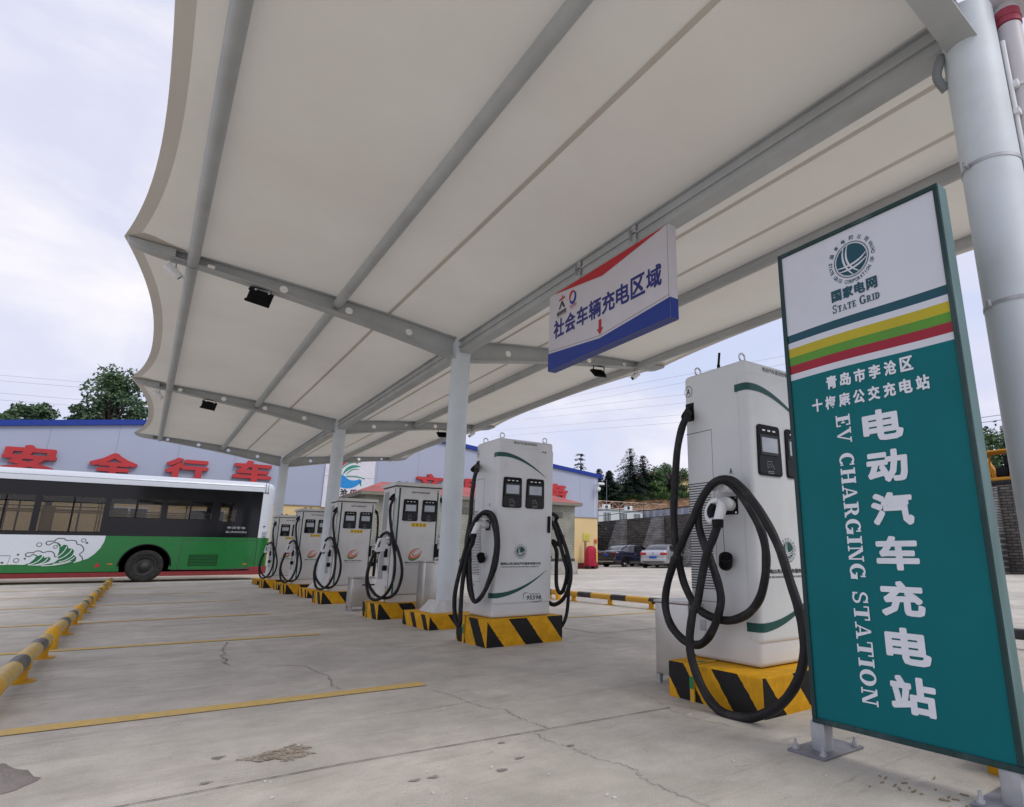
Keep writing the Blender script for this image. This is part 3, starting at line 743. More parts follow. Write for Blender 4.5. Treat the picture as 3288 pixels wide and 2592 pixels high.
spots = [(CX - 2.47, CY[1], 'black floodlight under the left arm of the rafter beside the hanging sign', 0),
         (CX + 2.35, CY[1], 'black floodlight under the right arm of the rafter, just right of the hanging sign', PI),
         (CX - 2.47, CY[2], 'smaller black floodlight farther down the left side of the canopy', 0),
         (CX + 2.35, CY[2], 'black floodlight partly hidden behind the white column near the green-swoosh charger', PI)]
for i, (x, y, lb, rz) in enumerate(spots):
    u = abs(x - CX); z = zs(u) - depth(u) - .001
    if i == 0: fl.location = (x, y, z); fl.rotation_euler.z = rz; fl['label'] = lb
    else: dup(fl, (x, y, z), lb, rz)
for i, (sg, k, lb, rz) in enumerate(((-1, 1, 'white camera at the left end of the rafter nearest the viewer, by the canopy edge', R(10)),
                                    (1, 1, 'white camera hanging from the right tip of the rafter behind the hanging sign', PI),
                                    (-1, 2, 'small white camera at the left end of the second rafter, above the bus', R(10)),
                                    (1, 2, 'small white camera hanging above the swoosh charger at the second rafter tip', PI))):
    u = 3.28 if sg < 0 else 3.1; z = zs(u) - depth(u) - .001; x = CX + sg * u
    if i == 0: cm.location = (x, CY[k], z); cm.rotation_euler.z = rz; cm['label'] = lb
    else: dup(cm, (x, CY[k], z), lb, rz)

# cable runs, in each charger's own metres (x right, y back, z up from the foot of its front left corner)
CAB6 = [(0.0,0.492,1.526),(-0.066,0.439,1.478),(-0.085,0.463,1.405),(-0.094,0.5,1.256),(-0.094,0.528,1.064),(-0.094,0.556,0.851),(-0.094,0.551,0.69),(-0.085,0.535,0.569),(-0.085,0.491,0.431),(-0.085,0.408,0.315),(-0.085,0.38,0.295),(-0.085,0.272,0.251),(-0.085,0.142,0.24),(-0.085,0.015,0.288),(-0.085,-0.08,0.37),(-0.085,-0.127,0.454),(-0.085,-0.143,0.543),(-0.085,-0.134,0.655),(-0.085,-0.099,0.771),(-0.09,-0.044,0.878),(-0.094,0.021,0.96),(-0.099,0.111,1.017),(-0.104,0.204,1.005),(-0.113,0.279,0.944),(-0.123,0.31,0.863),(-0.123,0.311,0.771),(-0.123,0.274,0.67),(-0.123,0.218,0.562),(-0.123,0.184,0.467),(-0.123,0.166,0.374),(-0.123,0.175,0.293),(-0.123,0.213,0.202),(-0.132,0.274,0.133),(-0.142,0.355,0.102),(-0.16,0.449,0.121),(-0.16,0.535,0.186),(-0.16,0.574,0.281),(-0.16,0.574,0.372),(-0.16,0.548,0.456),(-0.16,0.481,0.58),(-0.16,0.409,0.686),(-0.16,0.338,0.791),(-0.156,0.273,0.89),(-0.151,0.203,0.966),(-0.142,0.14,1.012),(-0.142,0.06,1.019),(-0.142,-0.016,0.993),(-0.151,-0.1,0.928),(-0.16,-0.178,0.839),(-0.17,-0.245,0.732),(-0.189,-0.315,0.61),(-0.198,-0.364,0.494),(-0.217,-0.418,0.384),(-0.226,-0.438,0.322),(-0.236,-0.456,0.232),(-0.245,-0.452,0.142),(-0.255,-0.408,0.032),(-0.264,-0.313,-0.082),(-0.269,-0.189,-0.159),(-0.274,-0.084,-0.184),(-0.274,0.041,-0.176),(-0.264,0.156,-0.128),(-0.255,0.237,-0.048),(-0.245,0.285,0.055),(-0.236,0.292,0.166),(-0.226,0.274,0.305),(-0.217,0.262,0.326),(-0.208,0.231,0.444),(-0.198,0.186,0.586),(-0.193,0.138,0.681),(-0.189,0.109,0.743),(-0.187,0.096,0.771)]
CAB5R = [(0.66,0.043,1.028),(0.72,0.01,0.981),(0.76,0.086,0.939),(0.78,-0.011,0.787),(0.8,-0.088,0.604),(0.81,-0.128,0.434),(0.8,-0.13,0.293),(0.78,-0.064,0.159),(0.75,0.057,0.096),(0.72,0.167,0.117)]
CAB5Q = [(0.66,0.053,0.954),(0.72,0.057,0.89),(0.75,-0.008,0.723),(0.78,-0.052,0.559),(0.79,-0.1,0.416),(0.8,-0.031,0.262),(0.8,0.044,0.21),(0.8,0.116,0.283),(0.79,0.116,0.466),(0.78,0.098,0.632),(0.74,0.119,0.743),(0.72,0.125,0.799)]
CAB5S = [(0.78,-0.051,0.595),(0.82,-0.081,0.379),(0.84,-0.056,0.2),(0.84,-0.035,0.041),(0.83,-0.011,-0.057),(0.82,0.031,-0.12)]
CAB5 = [(0.0,0.483,1.529),(-0.124,0.232,1.442),(-0.145,0.24,1.338),(-0.156,0.247,1.153),(-0.162,0.238,0.925),(-0.18,0.264,0.716),(-0.168,0.257,0.543),(-0.153,0.239,0.39),(-0.137,0.217,0.256),(-0.113,0.176,0.166),(-0.091,0.114,0.177),(-0.064,0.035,0.262),(-0.041,-0.03,0.395),(-0.027,-0.07,0.562),(-0.026,-0.072,0.73),(-0.037,-0.042,0.858),(-0.053,0.003,0.945),(-0.079,0.052,0.986),(-0.11,0.117,0.984),(-0.137,0.166,0.924),(-0.159,0.205,0.793),(-0.168,0.204,0.612),(-0.163,0.191,0.434),(-0.151,0.157,0.276),(-0.133,0.103,0.163),(-0.102,0.017,0.215),(-0.074,-0.064,0.348),(-0.05,-0.132,0.496),(-0.04,-0.161,0.661),(-0.045,-0.147,0.812),(-0.061,-0.102,0.923),(-0.084,-0.036,0.99),(-0.121,0.045,0.997),(-0.157,0.123,0.93),(-0.188,0.184,0.792),(-0.213,0.229,0.595),(-0.237,0.272,0.391),(-0.255,0.299,0.206),(-0.251,0.286,0.042),(-0.235,0.242,-0.061),(-0.222,0.204,-0.043),(-0.219,0.22,0.102),(-0.215,0.236,0.308),(-0.201,0.222,0.518),(-0.182,0.167,0.646),(-0.173,0.115,0.714),(-0.16,0.078,0.773)]
CAB4 = [(0.0,0.104,1.449),(-0.032,0.02,1.398),(-0.056,0.027,1.313),(-0.061,0.018,1.186),(-0.043,-0.011,1.019),(-0.017,-0.071,0.871),(0.03,-0.166,0.713),(0.069,-0.232,0.519),(0.078,-0.247,0.347),(0.058,-0.213,0.186),(0.012,-0.153,0.1),(-0.06,-0.049,0.069),(-0.129,0.049,0.085),(-0.19,0.133,0.169),(-0.231,0.202,0.302),(-0.233,0.205,0.438),(-0.211,0.185,0.566),(-0.176,0.143,0.694),(-0.147,0.111,0.823),(-0.122,0.087,0.912),(-0.081,0.001,0.941),(-0.04,-0.083,0.85),(-0.007,-0.155,0.664),(-0.0,-0.183,0.471),(-0.014,-0.177,0.3),(-0.053,-0.128,0.148),(-0.106,-0.041,0.061),(-0.162,0.054,0.039),(-0.211,0.135,0.084),(-0.243,0.188,0.226),(-0.246,0.194,0.39),(-0.224,0.165,0.537),(-0.193,0.122,0.654),(-0.169,0.089,0.713)]

# ------------------------------------------------------------------ striped concrete blocks
HZ_A = hazard_mat('hazard_stripes', .8, .25, .43)
HZ_B = hazard_mat('hazard_stripes_low', .8, .17, .36)
def block(name, loc, w, d, h, m, label, cat, group, strap=False):
    b = MB(); b.rbox(0, w, 0, d, -.02, h, .012, 2, smooth=True)
    o = tag(b.build(name, m, None, loc), label, cat, group)
    if strap:
        s = MB(); y = d * .68
        s.box(-.012, -.003, y, y + .035, 0, h + .006, 0); s.box(-.012, .19, y, y + .035, h + .002, h + .008, 0)
        s.box(-.014, -.0125, y, y + .036, h * .35, h * .68, 1); s.box(.05, .10, y - .001, y + .036, h + .0085, h + .0095, 1)
        s.build('grounding_strap', [mat('grounding_yellow', (.6, .34, .03), .5), M_tan], o)
    return o
GP = 'striped plinths under the chargers'
block('charger_plinth', (2.76, 2.28, 0), .95, .74, .205, HZ_A, 'yellow and black striped plinth at the foot of the green standing sign', 'plinth', GP, True)
block('charger_plinth', (2.70, 5.44, 0), .845, .70, .248, HZ_A, 'striped plinth under the green-swoosh charger in the middle of the row', 'plinth', GP, True)
for i, (y, lb) in enumerate(((8.56, 'striped plinth under the swirl charger nearest the big white column'), (11.74, 'striped plinth of the second swirl charger, left of the steel box'),
                             (15.06, 'small striped plinth of the third swirl charger from the column'), (18.06, 'smallest striped plinth, under the charger beside the rear of the bus'))):
    block('charger_plinth', (2.645, y, 0), .90, .72, .202, HZ_A, lb, 'plinth', GP, True)
GC2 = 'low striped blocks round the column feet'
for y, lb in ((.96, 'yellow striped block round the foot of the big column behind the standing sign'), (7.5, 'low striped block round the foot of the white column in the middle of the row'),
              (13.95, 'low striped block round the foot of the second farthest column'), (20.5, 'low striped block round the foot of the farthest column')):
    block('column_block', (2.84 if y < 2 else 2.77, y - .45, 0), .71 if y < 2 else .78, .73 if y < 2 else .9, .165, HZ_B, lb, 'kerb block', GC2)
block('column_block', (2.80, 16.95, 0), .70, .6, .165, HZ_B, 'bare low striped block between the two farthest chargers', 'kerb block', GC2)

# ------------------------------------------------------------------ charger parts
def rrect(fr, x0, x1, z0, z1, r, l, taper=0, n=5):
    P = []
    for cx, cz, a0 in ((x1 - r, z0 + r, -90), (x1 - r - taper, z1 - r, 0), (x0 + r + taper, z1 - r, 90), (x0 + r, z0 + r, 180)):
        for i in range(n + 1):
            a = R(a0 + 90 * i / n); P.append(on(fr, cx + r * math.cos(a), cz + r * math.sin(a), l))
    return P
FR = frame((0, -.012, 0), (1, 0, 0), (0, 0, 1))           # front of a charger: normal is -y
def screen(t, x0, z0, w, h, fr):
    s = MB(); s.prism(rrect(fr, x0, x0 + w, z0, z0 + h, .022, .010, .006), -fr[3] * .012)
    sp = s.build('screen_panel', M_blackp, t)
    s = MB(); s.prism(rrect(fr, x0 + .022, x0 + w - .022, z0 + h * .40, z0 + h * .80, .005, .013), -fr[3] * .003); s.build('bezel', mat('bezel_grey', (.025, .027, .03), .35), sp)
    s = MB(); s.prism(rrect(fr, x0 + .036, x0 + w - .036, z0 + h * .455, z0 + h * .745, .003, .0142), -fr[3] * .001); s.build('display', M_disp, sp)
    s = MB()
    for k in (-1, 0, 1): s.prism(rrect(fr, x0 + w / 2 + k * .048 - .013, x0 + w / 2 + k * .048 + .013, z0 + h * .875, z0 + h * .905, .004, .0115), -fr[3] * .002)
    s.build('indicator_light', M_led, sp)
    s = MB(); s.prism(rrect(fr, x0 + .008, x0 + w - .008, z0 + .012, z0 + h * .38, .016, .0112), -fr[3] * .001, 0)
    cx = x0 + w / 2; cz = z0 + .055
    q = [(-.03, -.012), (-.03, .03), (.012, .03)]
    s.strip([on(fr, cx + a, cz + b, .0118) for a, b in q], .0025, fr[3], 1)
    s.strip([on(fr, cx + a, cz + b, .0121) for a, b in ((.0, .022), (.018, .004), (.03, -.016))], .0025, fr[3], 1)
    for a, b in ((-.012, .012), (.004, .0), (-.018, -.004)): s.strip([on(fr, cx + a - .006, cz + b, .0121), on(fr, cx + a + .006, cz + b, .0121)], .0025, fr[3], 1)
    for k in range(2): s.strip([on(fr, cx - .032, cz - .03 - k * .01, .0121), on(fr, cx + .025, cz - .03 - k * .01, .0121)], .003, fr[3], 1)
    s.build('card_reader', [M_gloss, mat('reader_print', (.35, .36, .37), .5)], sp)

def gun_a(t, sgn=1, x0=0.0, flip=False):
    """white plug in its socket: barrel, D-shaped hand loop, neck, black collar; sgn=-1 mirrors to the right flank"""
    X = lambda p: (x0 + p[0] * sgn, p[1], p[2])
    b = MB(); b.tube(smooth_path([X(p) for p in ((-.004, .150, .885), (-.06, .135, .890), (-.115, .128, .888), (-.15, .13, .878))], 5), [.034] * 5 + [.040] * 5 + [.036] * 5 + [.026], 14)
    loop = [(-.150, .118, .905), (-.158, .158, .900), (-.166, .188, .862), (-.172, .190, .818), (-.176, .168, .790), (-.178, .138, .795)]
    b.tube(smooth_path([X(p) for p in loop], 6), .017, 12)
    b.tube([X((-.135, .108, .880)), X((-.160, .095, .845)), X((-.180, .100, .798)), X((-.185, .101, .785))], [.030, .031, .027, .026], 14)
    b.tube(smooth_path([X(p) for p in ((-.14, .13, .895), (-.158, .105, .845), (-.176, .125, .80))], 5), .014, 10)
    g = b.build('charging_plug', M_white, t)
    b = MB(); c = [X(p) for p in ((-.160, .150, .885), (-.170, .165, .840), (-.178, .145, .808))]
    b.tube(smooth_path(c, 4), [.017, .02, .023, .024, .024, .023, .021, .018, .014], 10); b.build('grip', M_blackp, g)
    b = MB(); b.tube([X((-.184, .101, .792)), X((-.1875, .098, .750))], [.034, .031], 14); b.build('collar', M_blackp, g)
    return g

def swoosh(fr, zf, x0, x1, thk, up, n=26):
    vs = []
    for i in range(n + 1):
        t = i / n; x = x0 + (x1 - x0) * t; z = zf(t); h = thk * (1 - t) ** .75
        vs += [on(fr, x, z - h, .0025), on(fr, x, z, .0025)]
    return vs, [(2 * i, 2 * i + 2, 2 * i + 3, 2 * i + 1) for i in range(n)]

def charger_a(name, label, loc, group, number=True, antenna=False):
    t = thing(name, label, 'EV charger', loc, 0, group)
    w, d, h = .655, .525, 1.765
    b = MB(); b.rbox(0, w, 0, d, .002, h, .03, 4); b.build('cabinet', M_body, t)
    b = MB(); b.rbox(-.005, w + .005, -.012, .085, .118, 1.695, .035, 5); b.build('front_door', M_body, t)
    dr = t.children[-1]
    b = MB(); lf = frame((-.0062, 0, 0), (0, -1, 0), (0, 0, 1))
    b.add(*swoosh(FR, lambda t: 1.612 - .236 * max(0, (t - .06) / .94) ** 1.7, .03, .575, .046, 1))
    b1 = b; b = MB()
    b.add(*swoosh(FR, lambda t: .235 + .212 * t ** 1.9, .03, .60, .048, 1))
    # the bands wrap round the rounded corner on to the flank
    def wrap(b, z0, z1):
        P = [(-.0065, .082), (-.0065, .030)] + [(-.0065 + .0365 * (1 - math.cos(a)), .024 - .0372 * math.sin(a)) for a in [i * PI / 16 for i in range(1, 9)]]
        vs = []
        for x, y in P: vs += [(x, y, z0), (x, y, z1)]
        b.add(vs, [(2 * i, 2 * i + 2, 2 * i + 3, 2 * i + 1) for i in range(len(P) - 1)], 0, True)
    wrap(b1, 1.566, 1.612); b1.build('green_band', M_green, dr); wrap(b, .187, .235); b.build('green_band', M_green, dr)
    b = MB(); fr0 = frame((0, -.001, 0), (1, 0, 0), (0, 0, 1))
    globe_logo(b, FR, .285, .627, .047, 1, 2); b.build('emblem', [M_ink, M_green, mat('print_white', (.62, .64, .64), .4)], dr); b = MB()
    text(b, frame((0, 0, 0), (1, 0, 0), (0, 0, 1)), '电动汽车直流充电机', .17, 1.712, .28, .030, 0, .006)
    b.build('header_lettering', M_ink, dr); b = MB()
    text(b, FR, '国网(山东)电动汽车服务有限公司', .068, .492, .45, .030, 0, .018)
    text(b, FR, 'STATE GRID SHANDONG ELECTRIC VEHICLE SERVICE COMPANY LTD.', .075, .472, .43, .011, 0, .01)
    b.build('company_lettering', M_ink, dr); b = MB()
    fr = (FR[0], FR[1], FR[2] + FR[1] * .12, FR[3])
    text(b, fr, '95598', .345, .158, .17, .040, 0, .012)
    text(b, FR, '国家电网客户服务热线', .395, .207, .125, .011, 0, 0)
    b.strip([on(FR, x, z, .0022) for x, z in bez((.335, .165), (.315, .235), (.375, .228), 8)], [.001, .004, .006, .007, .007, .006, .005, .004, .001], FR[3], 0)
    b.strip([on(FR, x, z, .0022) for x, z in bez((.40, .140), (.55, .128), (.555, .165), 8)], [.001, .003, .005, .006, .006, .006, .005, .004, .001], FR[3], 0)
    b.build('hotline_lettering', M_ink, dr)
    b = MB(); b.prism(rrect(FR, .485, .568, 1.632, 1.678, .002, .003), -FR[3] * .002, 0)
    text(b, FR, '5号桩' if number else '6号桩', .493, 1.642, .067, .027, 1, .01, .0034); b.build('number_plate', [M_white, M_ink], dr)
    screen(t, .056, 1.056, .218, .306, FR); screen(t, .322, 1.056, .218, .306, FR)
    b = MB(); b.prism(rrect(FR, .592, .622, .815, .985, .008, .014), -FR[3] * .014); b.box(.600, .614, -.032, -.026, .87, .93); b.build('door_latch', M_blackp, dr)
    # flanks
    def flank(sgn):
        x = 0 if sgn > 0 else w; X = lambda v: x - sgn * v
        yy = (lambda v: v)
        b = MB()
        for k in range(42):
            z = .40 + k * .0155; b.box(min(X(.0004), X(-.006)), max(X(.0004), X(-.006)), .315, .512, z, z + .0065)
        b.build('vent', M_grey, t)
        b = MB(); e = (min(X(.0006), X(-.003)), max(X(.0006), X(-.003)))
        for bx in ((.292, .515, 1.366, 1.370), (.290, .2925, .33, 1.370), (.292, .515, .328, .331)): b.box(e[0], e[1], bx[0], bx[1], bx[2], bx[3])
        b.build('hatch_outline', M_grey, t)
        b = MB(); b.rbox(min(X(.002), X(-.01)), max(X(.002), X(-.01)), .435, .525 - .012, 1.45, 1.575, .004); 
        b.tube([(X(0), .475, 1.525), (X(.045), .46, 1.49), (X(.066), .450, 1.465)], [.03, .028, .03], 14); b.build('cable_inlet', M_blackp, t)
        # hanging hook: a curved neck with a half-moon plate
        b = MB(); b.tube([(X(0), .142, .985), (X(.09), .142, .985)], [.036, .030], 16)
        P = [(.065 * math.cos(R(a)), .052 * math.sin(R(a))) for a in range(-20, 201, 11)] + [(.028 * math.cos(R(a)), .028 * math.sin(R(a)) - .010) for a in range(180, -1, -20)]
        pts = [(X(.103), .142 - sgn * y * 1.0, .982 + z) for y, z in P]
        b.prism(pts, (sgn * .012, 0, 0)); b.build('cable_hook', M_white, t)
        b = MB(); b.rbox(min(X(.010), X(-.01)), max(X(.010), X(-.01)), .105, .205, .832, .938, .006)
        for y in (.113, .197):
            for z in (.842, .928): b.cyl((X(.009), y, z), (X(.013), y, z), .006, 8, 1)
        b.build('plug_socket', [M_blackp, M_chrome], t)
        fl_ = frame((X(.001), 0, 0), (0, -sgn, 0), (0, 0, 1)) if sgn > 0 else frame((X(.001), 0, 0), (0, 1, 0), (0, 0, 1))
        q = -sgn
        b = MB(); text(b, fl_, 'A' if sgn > 0 else 'B', q * .48 - .015, 1.635, .028, .040, 0, .008)
        b.strip([on(fl_, q * .48 + .034 * math.cos(2 * PI * i / 30), 1.655 + .036 * math.sin(2 * PI * i / 30), .002) for i in range(31)], .0035, fl_[3], 0)
        text(b, fl_, 'A' if sgn > 0 else 'B', q * .145 - .012, 1.072, .024, .034, 0, .008)
        b.build('side_lettering', M_ink, t)
        b = MB(); cy = .172
        b.tube([(X(.09), .150, .775), (X(.06), cy, .60)], .0015, 5); b.lathe([(.0, -.04), (.036, -.04), (.040, -.03), (.040, .035), (.034, .04), (.034, -.02), (0, -.02)], Matrix.Translation((X(.055), cy, .565)) @ Matrix.Rotation(R(35), 4, 'X') @ Matrix.Rotation(R(-28 * sgn), 4, 'Y'), 18)
        b.build('dust_cap', M_blackp, t)
    flank(1); flank(-1)
    b = MB()
    for ex, ey in ((.07, .07), (.07, .455), (.585, .07), (.585, .455)):
        b.cyl((ex, ey, h - .004), (ex, ey, h + .012), .014, 12)
        b.tube([(ex + .026 * math.cos(2 * PI * i / 18), ey, h + .036 + .026 * math.sin(2 * PI * i / 18)) for i in range(18)], .006, 8, closed=True)
    b.build('lifting_eye', M_chrome, t)
    if antenna:
        b = MB(); b.cyl((.05, .25, h - .002), (.05, .25, h + .03), .011, 10); b.cyl((.05, .25, h + .03), (.03, .22, h + .10), .008, 8); b.build('antenna', M_blackp, t)
    b = MB(); b.rbox(-.004, .001, .40, .45, .16, .22, .002); b.cyl((-.008, .43, .30), (.0, .43, .30), .014, 12); b.build('lock', M_galv, t)
    return t
GRP = 'EV chargers standing in a row under the canopy'
ch5 = charger_a('ev_charger', 'pale grey charger with green swooshes and 95598, in the middle of the row', (2.78, 5.512, .248), GRP)
def cable(t, pts, r, name='charging_cable', sub=5):
    """a thick hose: its run wavers and its girth changes a little, as heavy rubber does"""
    P = smooth_path(pts, sub); random.seed(int(1000 * r) + len(P)); ph = [random.uniform(0, 6) for _ in range(4)]
    for i in range(3, len(P) - 3): P[i] = P[i] + Vector((.0035 * math.sin(i * .31 + ph[0]), .005 * math.sin(i * .23 + ph[1]), .005 * math.sin(i * .27 + ph[2])))
    b = MB(); b.tube(P, [r * (1 + .05 * math.sin(i * .9 + ph[3]) * math.sin(i * .17)) for i in range(len(P))], 14); return b.build(name, M_black, t)
cable(ch5, CAB5[:-2] + [(-.176, .110, .700), (-.186, .099, .760)], .021)
gun_a(ch5)
cable(ch5, CAB5R, .021); cable(ch5, [CAB5Q[0]] + CAB5Q[1:-1] + [(.655 + .170, .105, .70), (.655 + .186, .099, .76)], .021); cable(ch5, CAB5S, .018)
gun_a(ch5, -1, .655)
ch6 = charger_a('ev_charger', 'largest pale grey charger with thick looped black cable, half hidden behind the green standing sign', (2.95, 2.436, .207), GRP, False, True)
ch6.scale = (1.062,) * 3
cable(ch6, CAB6[:-1] + [(-.187, .099, .765)], .0235)
gun_a(ch6)

def swirl(mb, fr, cx, cy, r):
    """orange ring swirl over a green crescent, leaning to the right"""
    nv = fr[3]; tl = lambda x, y: (cx + r * (x * .95 + y * .28), cy + r * (y * .80 + x * .10))
    gp = [tl(1.08 * math.cos(R(a)), 1.08 * math.sin(R(a)) - .16) for a in range(185, 346, 8)]
    mb.strip([on(fr, x, y, .002) for x, y in gp], [r * .30 * math.sin(PI * (i + .4) / (len(gp))) for i in range(len(gp))], nv, 1)
    for k, (ro, w, a0, a1) in enumerate(((.92, .22, 60, 400), (.52, .13, 80, 380))):
        P = [tl(ro * math.cos(R(a)) + k * .05, ro * math.sin(R(a)) + k * .02) for a in range(a0, a1, 9)]
        mb.strip([on(fr, x, y, .003 + .0004 * k) for x, y in P], [r * w * (.35 + .9 * math.sin(PI * i / len(P))) for i in range(len(P))], nv, 2)

def charger_b(name, label, loc, group, num):
    t = thing(name, label, 'EV charger', loc, 0, group)
    w, d, h = .665, .57, 1.60
    P = [(.035, 0), (w - .035, 0), (w, .035), (w, d), (0, d), (0, .035)]
    b = MB(); b.add([(x, y, .002) for x, y in P] + [(x, y, h) for x, y in P], [tuple(range(5, -1, -1)), tuple(range(6, 12))] + [(i, (i + 1) % 6, (i + 1) % 6 + 6, i + 6) for i in range(6)])
    b.build('cabinet', M_bodyb, t)
    b = MB(); c0 = .032
    b.add([(-c0, -c0, h), (w + c0, -c0, h), (w + c0, d + c0, h), (-c0, d + c0, h), (-c0 - .004, -c0 - .004, h + .045), (w + c0 + .004, -c0 - .004, h + .045), (w + c0 + .004, d + c0 + .004, h + .045), (-c0 - .004, d + c0 + .004, h + .045), (.06, .06, h + .062), (w - .06, .06, h + .062), (w - .06, d - .06, h + .062), (.06, d - .06, h + .062)],
          [(0, 3, 2, 1), (0, 1, 5, 4), (1, 2, 6, 5), (2, 3, 7, 6), (3, 0, 4, 7), (4, 5, 9, 8), (5, 6, 10, 9), (6, 7, 11, 10), (7, 4, 8, 11), (8, 9, 10, 11)])
    b.build('cap', M_bodyb, t)
    b = MB(); b.box(-.004, w + .004, -.004, d, h - .016, h - .002, 0); b.box(.036, w - .036, -.0012, .01, .098, .104); b.build('shadow_gap', M_grey, t)
    b = MB(); b.rbox(.062, w - .062, -.010, .01, .108, h - .03, .004, 2); dr = b.build('front_door', M_bodyb, t)
    fr = frame((0, -.010, 0), (1, 0, 0), (0, 0, 1))
    b = MB()
    for x in (.040, w - .060): b.box(x, x + .020, -.004, .0, .11, h - .03)
    b.box(-.003, .001, .045, .060, .11, h - .03); b.build('green_trim', M_green, t)
    b = MB()
    text(b, fr, '电动汽车直流充电机', .22, 1.500, .27, .027, 0, .008)
    b.build('header_lettering', M_ink, dr); b = MB()
    swirl(b, (fr[0], fr[1], fr[2], fr[3]), .335, .655, .088); b.build('emblem', [M_ink, M_swg, M_orange], dr); b = MB()
    text(b, fr, '国网(山东)电动汽车服务', .19, .515, .30, .026, 0, .012)
    text(b, fr, 'State Grid Shandong EV Service', .195, .490, .27, .014, 0, .004)
    b.build('company_lettering', M_ink, dr)
    b = MB(); b.prism(rrect(fr, .245, .462, 1.028, 1.078, .003, .003), -fr[3] * .002, 0)
    for k in range(4):
        cx = .245 + .217 * (k + .5) / 4
        b.poly(ellipse(fr, cx, 1.058, .013, .013, .0034, 14), 1); b.poly(ellipse(fr, cx, 1.058, .007, .007, .0038, 10), 0)
        b.strip([on(fr, cx - .017, 1.037, .0034), on(fr, cx + .017, 1.037, .0034)], .005, fr[3], 1)
    b.build('warning_sticker', [M_yellow, M_ink], dr)
    b = MB(); b.prism(rrect(fr, .565, .638, 1.53, 1.57, .002, .0065), -fr[3] * .004, 0); text(b, fr, num + '号桩', .573, 1.538, .057, .024, 1, .01, .0068); b.build('number_plate', [M_white, M_ink], dr)
    screen(t, .105, 1.105, .222, .306, fr); screen(t, .382, 1.105, .222, .306, fr)
    b = MB(); b.prism(rrect(fr, .618, .646, .60, .79, .006, .022), -fr[3] * .022); b.build('door_latch', M_blackp, dr)
    for sgn in (1, -1):
        x = 0 if sgn > 0 else w; X = lambda v: x - sgn * v
        b = MB(); b.box(min(X(.0025), X(-.004)), max(X(.0025), X(-.004)), .31, .52, .30, 1.535); b.build('louvre_panel', mat('louvre_grey', (.30, .31, .32), .5, 0, .06, 30), t)
        b = MB(); b.tube([(X(-.01), .10, 1.47), (X(.03), .08, 1.44), (X(.055), .055, 1.40)], [.028, .026, .027], 12); b.build('cable_inlet', M_blackp, t)
        b = MB(); b.tube([(X(0), .11, .915), (X(.085), .11, .915)], [.03, .026], 14)
        P = [(.05 * math.cos(R(a)), .055 * math.sin(R(a))) for a in range(-20, 201, 11)] + [(.024 * math.cos(R(a)), .024 * math.sin(R(a)) - .01) for a in range(180, -1, -20)]
        b.prism([(X(.095), .11 - sgn * y, .915 + z) for y, z in P], (sgn * .012, 0, 0)); b.build('cable_hook', M_white, t)
        b = MB(); b.rbox(min(X(.012), X(-.01)), max(X(.012), X(-.01)), .05, .16, .76, .86, .006); b.build('plug_socket', M_blackp, t)
        b = MB(); b.tube([(X(.06), .09, .74), (X(.05), .10, .50)], .0015, 5); b.rbox(X(.05) - .03, X(.05) + .03, .07, .13, .42, .495, .014); b.build('dust_cap', M_blackp, t)
        # angular white plug with a slot grip
        b = MB()
        b.tube([(X(.0), .105, .81), (X(.09), .09, .82), (X(.135), .085, .80)], [.034, .036, .03], 12)
        prof = [(.085, .875), (.165, .860), (.205, .700), (.185, .672), (.075, .690), (.070, .83)]
        hole = [(.130, .835), (.158, .828), (.182, .735), (.152, .738)]
        y0, y1 = .052, .118
        # outline bridged to the slot so that the slot is a real opening
        ring = [(0, 0), (1, 1), (2, 2), (3, 2), (4, 3), (5, 0)]
        for yy, fl in ((y0, 1), (y1, -1)):
            o = [(X(a), yy, c) for a, c in prof]; i_ = [(X(a), yy, c) for a, c in hole]
            b.add(o + i_, [(0, 1, 7, 6), (1, 2, 8, 7), (2, 3, 4, 9, 8), (4, 5, 0, 6, 9)])
        for L in (prof, hole):
            n = len(L); b.add([(X(a), y0, c) for a, c in L] + [(X(a), y1, c) for a, c in L], [(i, (i + 1) % n, (i + 1) % n + n, i + n) for i in range(n)])
        b.build('charging_plug', M_white, t)
        b = MB(); b.tube([(X(.150), .085, .69), (X(.165), .085, .655)], [.03, .024], 12); b.build('collar', M_blackp, t.children[-1])
        b = MB(); b.rbox(min(X(.03), X(.075)), max(X(.03), X(.075)), .06, .11, .60, .72, .012); b.build('plug_trigger', M_blackp, t)
    b = MB(); b.box(-.012, -.001, .10, .125, .0, .16, 0); b.box(-.012, -.001, .10, .125, .17, .22, 1); b.build('grounding_strap', [mat('grounding_yellow', (0, 0, 0)), M_galv], t)
    b = MB()
    for ex in (.16, .27): b.cyl((ex, .4, h + .055), (ex, .4, h + .085), .012, 10); b.tube([(ex + .02 * math.cos(PI * i / 8), .4, h + .082 + .02 * math.sin(PI * i / 8)) for i in range(9)], .008, 8)
    b.build('lifting_eye', M_blackp, t)
    e0 = CAB4[:-1] + [(-.168, .088, .69)]
    cable(t, e0, .020)
    mir = lambda P: [(w - x, y, z) for x, y, z in P]
    # the right-hand cable hangs in one plain bight
    cable(t, [(w, .1, 1.449), (w + .06, .06, 1.38), (w + .08, .05, 1.2), (w + .09, .06, .9), (w + .10, .10, .5), (w + .11, .16, .22), (w + .13, .22, .15), (w + .15, .25, .30), (w + .15, .22, .6), (w + .13, .16, .86), (w + .11, .11, .955), (w + .12, .05, .9), (w + .14, .01, .66), (w + .16, .02, .36), (w + .18, .07, .2), (w + .19, .12, .30), (w + .18, .10, .55), (w + .168, .088, .69)], .020)
    return t
fourth = 'grey capped charger with an orange swirl, nearest the big white column on its left side'
